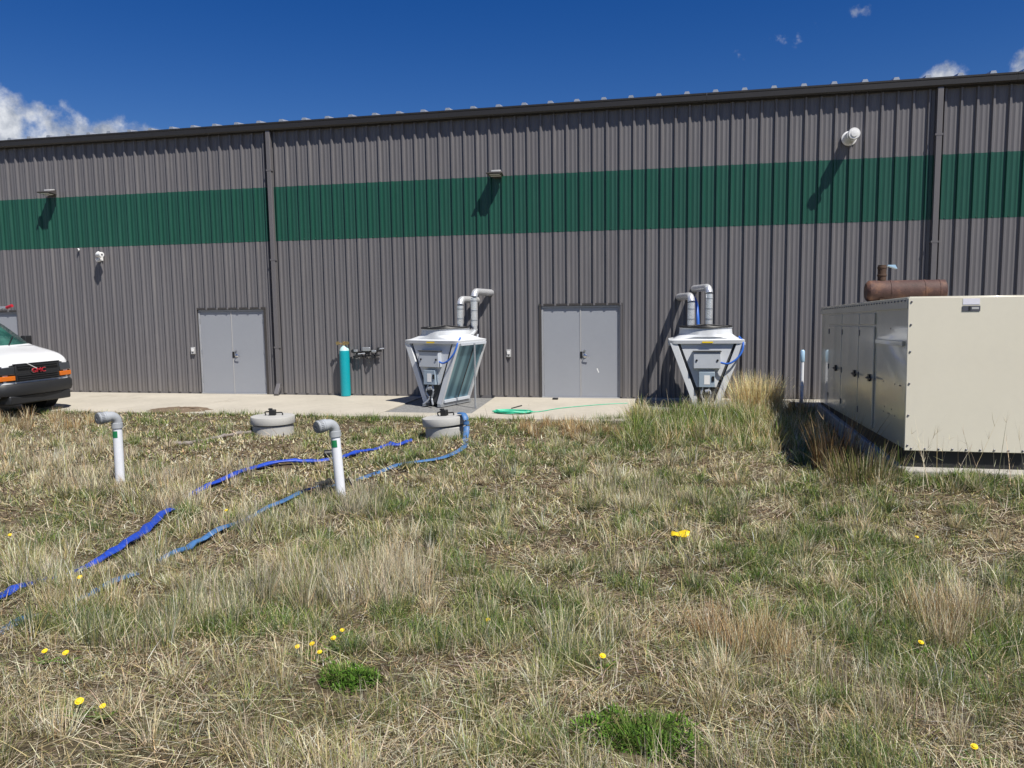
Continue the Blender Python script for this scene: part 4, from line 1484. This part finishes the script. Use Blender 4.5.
# dense named patches of the photograph: (x, y, radius, clumps, height, palette)
for (x, y, r_, k_, h_, pw) in ((-2.80, -12.78, .52, 26, .36, dict(pale=4, tan=2, grey=3, khaki=2)), (-3.35, -13.35, .45, 20, .30, dict(grey=3, khaki=3, dusty=2, pale=3)), (-2.35, -12.2, .35, 14, .34, dict(pale=4, grey=3, tan=2)),
                               (1.74, -12.70, .34, 20, .34, dict(tan=4, pale=4, rust=1)), (.36, -13.30, .34, 18, .30, dict(rust=2.2, tan=4, pale=3)), (-3.75, -10.2, .6, 26, .26, dict(grey=4, pale=3, khaki=1)),
                               (-4.3, -10.9, .6, 24, .24, dict(grey=3, pale=3, khaki=2)), (-7.3, -9.9, .7, 26, .26, dict(pale=4, tan=3, grey=3)), (-6.2, -9.2, .7, 22, .24, dict(pale=4, tan=3, grey=3)), (-8.8, -8.6, 1.0, 30, .26, dict(pale=4, tan=3, grey=2)),
                               (-.6, -8.8, .7, 20, .26, dict(pale=3, grey=3, khaki=3)), (-.2, -9.8, .7, 18, .24, dict(pale=3, khaki=3, grey=2)), (-1.9, -4.6, .9, 26, .28, dict(rust=2.4, tan=3, pale=1)), (-.6, -13.55, .3, 10, .28, dict(khaki=3, pale=3, dusty=2)),
                               (-5.62, -10.55, .30, 22, .24, dict(pale=4, tan=2, grey=2)), (-4.48, -12.65, .20, 9, .18, dict(pale=4, khaki=2, grey=2)), (-5.02, -13.1, .28, 14, .20, dict(pale=3, khaki=2, grey=2)), (-5.4, -12.6, .4, 10, .26, dict(pale=4, tan=2, khaki=2)), (-4.42, -13.5, .30, 14, .26, dict(pale=3, khaki=3, tan=2)), (-3.55, -14.0, .35, 16, .28, dict(khaki=3, pale=3, dusty=3)), (-2.3, -12.7, .4, 20, .36, dict(pale=4, grey=3, tan=2)), (-12.5, -5.6, 1.4, 30, .30, dict(tan=3, rust=1.5, pale=2)), (-10.5, -7.2, 1.2, 24, .24, dict(tan=3, pale=3, grey=2)), (1.1, -13.9, .4, 10, .26, dict(pale=3, grey=2, khaki=2))):
    a_ = rng.random(k_) * 2 * np.pi
    rr = np.sqrt(rng.random(k_)) * r_
    cc = np.c_[x + rr * np.cos(a_), y + rr * np.sin(a_)]
    dk = (cc - CAM) @ FWD
    ok = ~blocked(cc)
    cc, dk = cc[ok], dk[ok]
    parts.append(tufts(cc, 64, h_ * (.7 + .5 * rng.random(len(cc))), .06 + .06 * rng.random(len(cc)), .20, .0034, lambda ci, n, pw=pw: pick(pw, n), 3, (.35, .25), dk))
V, F, C = join(parts)
o = np_mesh('dry_grass', V, F, M['blades'], C, False)
tag(o, 'standing pale dry bunchgrass scattered over the lot', kind='stuff')

# 4. taller olive grass on the bank at the right, and fringes along the concrete edge
parts = []
n_ = 620
cc = np.c_[rng.uniform(-.95, 2.35, n_), rng.uniform(-6.2, -1.9, n_)]
w_ = .25 + .75 * sstep(-6.4, -3.2, cc[:, 1]) * (.35 + .65 * vnoise(cc[:, 0], cc[:, 1], .6, 51))
cc = cc[(rng.random(n_) < w_) & ~blocked(cc)]
tt = vnoise(cc[:, 0], cc[:, 1], .8, 52)


def pal_bank(ci, n):
    return np.where((tt[ci] > .5)[:, None], pick(dict(green=2.5, khaki=3, fresh=2, pale=1.8), n), pick(dict(khaki=3.5, pale=3, gold=1.5, rust=.6, fresh=1), n))


dk = (cc - CAM) @ FWD
parts.append(tufts(cc, 44, .27 + .20 * rng.random(len(cc)), .09 + .07 * rng.random(len(cc)), .26, .0032, pal_bank, 3, (.5, .3), dk))
# fringe along the slab edge
edge = []
for x in np.arange(-19.5, -.9, .085):
    dn = vnoise(np.array([x]), np.array([0.0]), .8, 61)[0]
    if rng.random() < .25 + .9 * (dn > .5):
        edge.append((x + rng.normal(0, .04), SLAB_FRONT - .05 - abs(rng.normal(0, .13)), .06 + .12 * dn))
for (x, y, h_, k_) in ((-6.1, -3.7, .20, 14), (-5.3, -3.72, .17, 10), (-6.7, -3.75, .18, 8), (-7.35, -3.6, .16, 4), (-9.3, -3.55, .16, 5), (-10.0, -3.6, .14, 4), (-3.0, -3.6, .18, 6), (-3.9, -3.7, .17, 6), (-1.6, -3.4, .22, 12), (-1.2, -3.2, .24, 10), (-2.4, -3.75, .15, 5), (-6.4, -5.35, .14, 8), (-4.6, -5.7, .13, 6), (-7.6, -5.75, .12, 6), (-2.9, -5.2, .16, 10), (2.65, -8.70, .13, 20), (2.95, -8.74, .10, 12), (3.3, -8.72, .17, 18), (3.65, -8.74, .11, 14), (4.0, -8.72, .16, 18), (4.4, -8.72, .15, 18), (3.0, -8.95, .16, 14), (3.8, -8.95, .17, 14), (2.42, -8.3, .16, 10), (2.38, -7.6, .18, 12), (2.36, -6.9, .20, 12), (2.36, -6.2, .22, 12)):
    for _ in range(k_):
        edge.append((x + rng.normal(0, .16), y + rng.normal(0, .08), h_ * rng.uniform(.7, 1.2)))
edge = np.array(edge)
cc = edge[:, :2]
dk = (cc - CAM) @ FWD
parts.append(tufts(cc, 26, edge[:, 2], .05 + .05 * rng.random(len(cc)), .34, .0034, lambda ci, n: pick(dict(green=4, khaki=2, fresh=1.6, dusty=1, pale=.4), n), 2, (.5, .3), dk))
V, F, C = join(parts)
o = np_mesh('bank_grass', V, F, M['blades'], C, False)
tag(o, 'taller olive green grass along the concrete and beside the generator', kind='stuff')


def clump(name, label, cat, x, y, r_, n, h_, pw, lean=.16, w_=.004, group=None, heads=None):
    cc = np.array([[x, y]])
    dk = (cc - CAM) @ FWD
    V, F, C = tufts(cc, np.array([n]), np.array([h_]), np.array([r_]), lean, w_, lambda ci, k: pick(pw, k), 4, (.25, .2), dk)
    z = float(gz(x, y))
    o = np_mesh(name, V - np.array([x, y, z]), F, M['blades'], C, False)
    o.location = (x, y, z)
    return tag(o, label, cat, group)


clump('grass_clump', 'tall golden grass clump right of the head-on cooler', 'grass clump', 1.52, -1.75, .46, 1500, .84, dict(gold=8, pale=3, tan=1), .15, .0050)
clump('grass_clump', 'thin wispy dry grass in front of the right cooler base', 'grass clump', .65, -2.30, .55, 260, .55, dict(pale=4, grey=2, tan=2), .16, .003)
clump('grass_clump', 'olive and tan grass standing before the front corner of the generator', 'grass clump', 2.15, -8.45, .42, 620, .46, dict(khaki=4, tan=3, pale=2, green=2), .2, .0036)
clump('weed_clump', 'rusty brown dry weeds beside the generator side doors', 'weeds', 2.02, -7.55, .30, 360, .78, dict(rust=4, tan=3, brown=1.5), .12, .004)
clump('weed_clump', 'dark rusty dry weeds at the rear corner of the generator pad', 'weeds', 2.12, -3.3, .28, 260, .62, dict(rust=3, brown=2, tan=2), .10, .004)
clump('grass_clump', 'dry reddish grass at the left edge in front of the van', 'grass clump', -13.2, -6.6, .5, 420, .45, dict(tan=4, rust=2, pale=2), .2, .0042)

# 5. single tall dry stalks in front of the generator end panel and over the field
pts, hs = [], []
for i in range(34):
    pts.append((rng.uniform(2.55, 4.2), -8.75 - abs(rng.normal(0, .25))))
    hs.append(rng.uniform(.35, .95))
for i in range(70):
    P1, d1 = field(1, 1.0)
    if not blocked(P1)[0] and abs(P1[0, 0]) < 12:
        pts.append(tuple(P1[0]))
        hs.append(rng.uniform(.25, .5))
for i in range(26):
    pts.append((rng.uniform(-.7, 2.2), rng.uniform(-3.4, -2.2)))
    hs.append(rng.uniform(.35, .7))
for i in range(26):
    pts.append((rng.uniform(1.9, 2.4), rng.uniform(-7.8, -4.8)))
    hs.append(rng.uniform(.35, .95))
pts = np.array(pts)
hs = np.array(hs)
dk = (pts - CAM) @ FWD
base = np.c_[pts, gz(pts[:, 0], pts[:, 1])]
N = len(pts)
a0 = rng.random(N) * 2 * np.pi
V, F, C = blades(base, hs, a0, np.abs(rng.normal(.22, .16, N)), rng.normal(.25, .25, N), .0045 * np.clip(dk / 6, .7, 1.8), pick(dict(pale=3, grey=2, tan=2), N), 6)
# small side branches
i2 = np.repeat(np.arange(N), 4)
t2 = rng.uniform(.45, .95, len(i2))
top = V.reshape(N, 7, 2, 3).mean(2)
seg_i = np.minimum((t2 * 6).astype(int), 5)
b2 = top[i2, seg_i]
W = blades(b2, hs[i2] * rng.uniform(.08, .2, len(i2)), rng.random(len(i2)) * 2 * np.pi, np.abs(rng.normal(.6, .3, len(i2))), rng.normal(0, .4, len(i2)), .003 * np.clip(dk[i2] / 6, .7, 1.8), pick(dict(pale=3, tan=2, brown=1), len(i2)), 2)
V, F, C = join([(V, F, C), W])
o = np_mesh('dry_stalks', V, F, M['blades'], C, False)
tag(o, 'thin tall dry weed stalks standing singly in the grass', kind='stuff')

# leafy green weeds
def leafy(x, y, r_, h_, n, label):
    z = float(gz(x, y))
    lobes = np.c_[rng.normal(0, r_ * .55, 9), rng.normal(0, r_ * .45, 9), rng.uniform(.40, .75, 9) * r_, rng.uniform(.5, 1.1, 9) * h_]
    li_ = rng.integers(0, 9, n)
    a_ = rng.random(n) * 2 * np.pi
    rr = np.sqrt(rng.random(n)) * lobes[li_, 2]
    bx, by = lobes[li_, 0] + rr * np.cos(a_), lobes[li_, 1] + rr * np.sin(a_)
    hh = lobes[li_, 3] * (1 - .6 * (rr / lobes[li_, 2]) ** 2) * (.35 + .65 * rng.random(n))
    base_ = np.c_[bx, by, hh * rng.uniform(.1, .9, n)]
    V, F, C = blades(base_, rng.uniform(.018, .045, n), a_ + rng.normal(0, .9, n), np.abs(rng.normal(.75, .35, n)), rng.normal(.4, .4, n), rng.uniform(.006, .013, n), pick(dict(leaf=4, fresh=2.5, green=1.2), n, .35), 2)
    sn_ = n // 12
    a2 = rng.random(sn_) * 2 * np.pi
    r2 = np.sqrt(rng.random(sn_)) * r_ * .6
    S = blades(np.c_[r2 * np.cos(a2), r2 * np.sin(a2), np.zeros(sn_)], np.full(sn_, h_ * .95), a2, np.full(sn_, .35), np.full(sn_, .3), np.full(sn_, .004), pick(dict(khaki=2, green=2), sn_), 3)
    t_ = thing('leafy_weed', label, 'weed', (x, y, z), group='leafy green weeds')
    o1 = np_mesh('leaves', V, F, M['blades'], C, False)
    o1.parent = t_
    o2 = np_mesh('stems', S[0], S[1], M['blades'], S[2], False)
    o2.parent = t_


leafy(-.17, -14.70, .20, .15, 2700, 'bright leafy green weed at the bottom edge below the yellow scrap')
leafy(-1.90, -14.30, .17, .11, 1700, 'bright leafy green weed below the five dandelions')


# dandelions: each one a thing with head, stem and leaf rosette
def dandelion_meshes():
    h = []
    hd = MB()
    for ring, (rad, tilt_, k_) in enumerate(((.022, .25, 22), (.016, .6, 16), (.009, 1.0, 10))):
        for i in range(k_):
            a1 = 2 * math.pi * (i + ring * .37) / k_
            c_, s1 = math.cos(a1), math.sin(a1)
            pt = Vector((c_, s1, 0))
            sd1 = Vector((-s1, c_, 0))
            hd.add([sd1 * -.0025, sd1 * .0025, pt * rad * math.cos(tilt_) + sd1 * .003 + Vector((0, 0, rad * math.sin(tilt_))), pt * rad * math.cos(tilt_) - sd1 * .003 + Vector((0, 0, rad * math.sin(tilt_)))], [(0, 1, 2, 3)])
    hd.lathe([(.004, -.012), (.011, -.002), (.017, .004), (.014, .010), (.0, .014)], 14)
    return hd


proto_head = None
DAND = [(-3.02, -15.09, 1.24, 'dandelion by itself near the bottom left corner, larger bloom'), (-2.89, -15.08, 0.86, 'small dandelion just right of the bottom left bloom'), (-2.36, -14.01, 0.95, 'dandelion at the left end of the group above the leafy weed'),
        (-2.28, -13.97, 0.95, 'second dandelion from left in the group above the leafy weed'), (-2.19, -14.05, 0.86, 'lowest dandelion of the group above the leafy weed'), (-2.20, -13.83, 1.05, 'dandelion at the right end of the group above the leafy weed'),
        (-2.24, -13.61, 0.86, 'topmost dandelion of the group above the leafy weed'), (-3.74, -14.54, 0.95, 'dandelion at the left edge below the pale hose end'), (-3.63, -14.50, 1.05, 'wide dandelion right beside the left edge bloom below the pale hose'),
        (-6.56, -11.95, 1.14, 'far left dandelion behind the bright blue hose'), (-4.84, -10.85, 1.05, 'dandelion between the two blue hoses'), (-4.71, -13.14, 1.24, 'dandelion touching the lower edge of the bright blue hose'),
        (-1.29, -13.32, 0.95, 'dandelion in the green patch right of the tall dry clump'), (-0.44, -13.93, 1.05, 'dandelion above the bright leafy weed at the bottom'), (1.51, -13.14, 0.95, 'dandelion at the foot of the tan clump on the right'),
        (1.31, -14.67, 0.86, 'dandelion near the bottom right corner'), (2.17, -10.59, 0.95, 'dandelion out in front of the generator corner')]
for i, (x, y, s, lab) in enumerate(DAND):
    z = float(gz(x, y))
    t_ = thing('dandelion', lab, 'dandelion', (x, y, z), (0, 0, rng.random() * 6.28), group='dandelions in the grass')
    hs_ = float(rng.uniform(.06, .10))
    if proto_head is None:
        proto_head = dandelion_meshes().build('flower_head', M['petal'], t_, smooth=0)
        fh = proto_head
        n = 16
        a1 = rng.random(n) * 6.28
        lv = blades(np.c_[np.zeros((n, 2)), np.full(n, .01)], rng.uniform(.07, .12, n), a1, np.full(n, .9), np.full(n, .5), np.full(n, .018), pick(dict(leaf=3, green=2), n), 3)
        proto_leaf = np_mesh('leaf_rosette', lv[0], lv[1], M['blades'], lv[2], False)
        proto_stem = MB().tube([(0, 0, 0), (.004, 0, .5), (0, 0, 1)], .0035, 6).build('stem', mat('dandelion_stem', (.22, .26, .10), .6), None)
        lf, sm_ = proto_leaf, proto_stem
    else:
        fh, lf, sm_ = proto_head.copy(), proto_leaf.copy(), proto_stem.copy()
        for c in (fh, lf, sm_):
            COL.objects.link(c)
    for c in (fh, lf, sm_):
        c.parent = t_
    fh.scale = (s * .82, s * .82, s * 1.25)
    fh.location = (0, 0, hs_)
    fh.rotation_euler = (R(24), R(6), 0)
    fh.rotation_euler.rotate_axis('Z', 0)
    t_.rotation_euler = (0, 0, float(rng.uniform(-.4, .4)))
    sm_.scale = (1, 1, hs_)
bpy.context.view_layer.update()
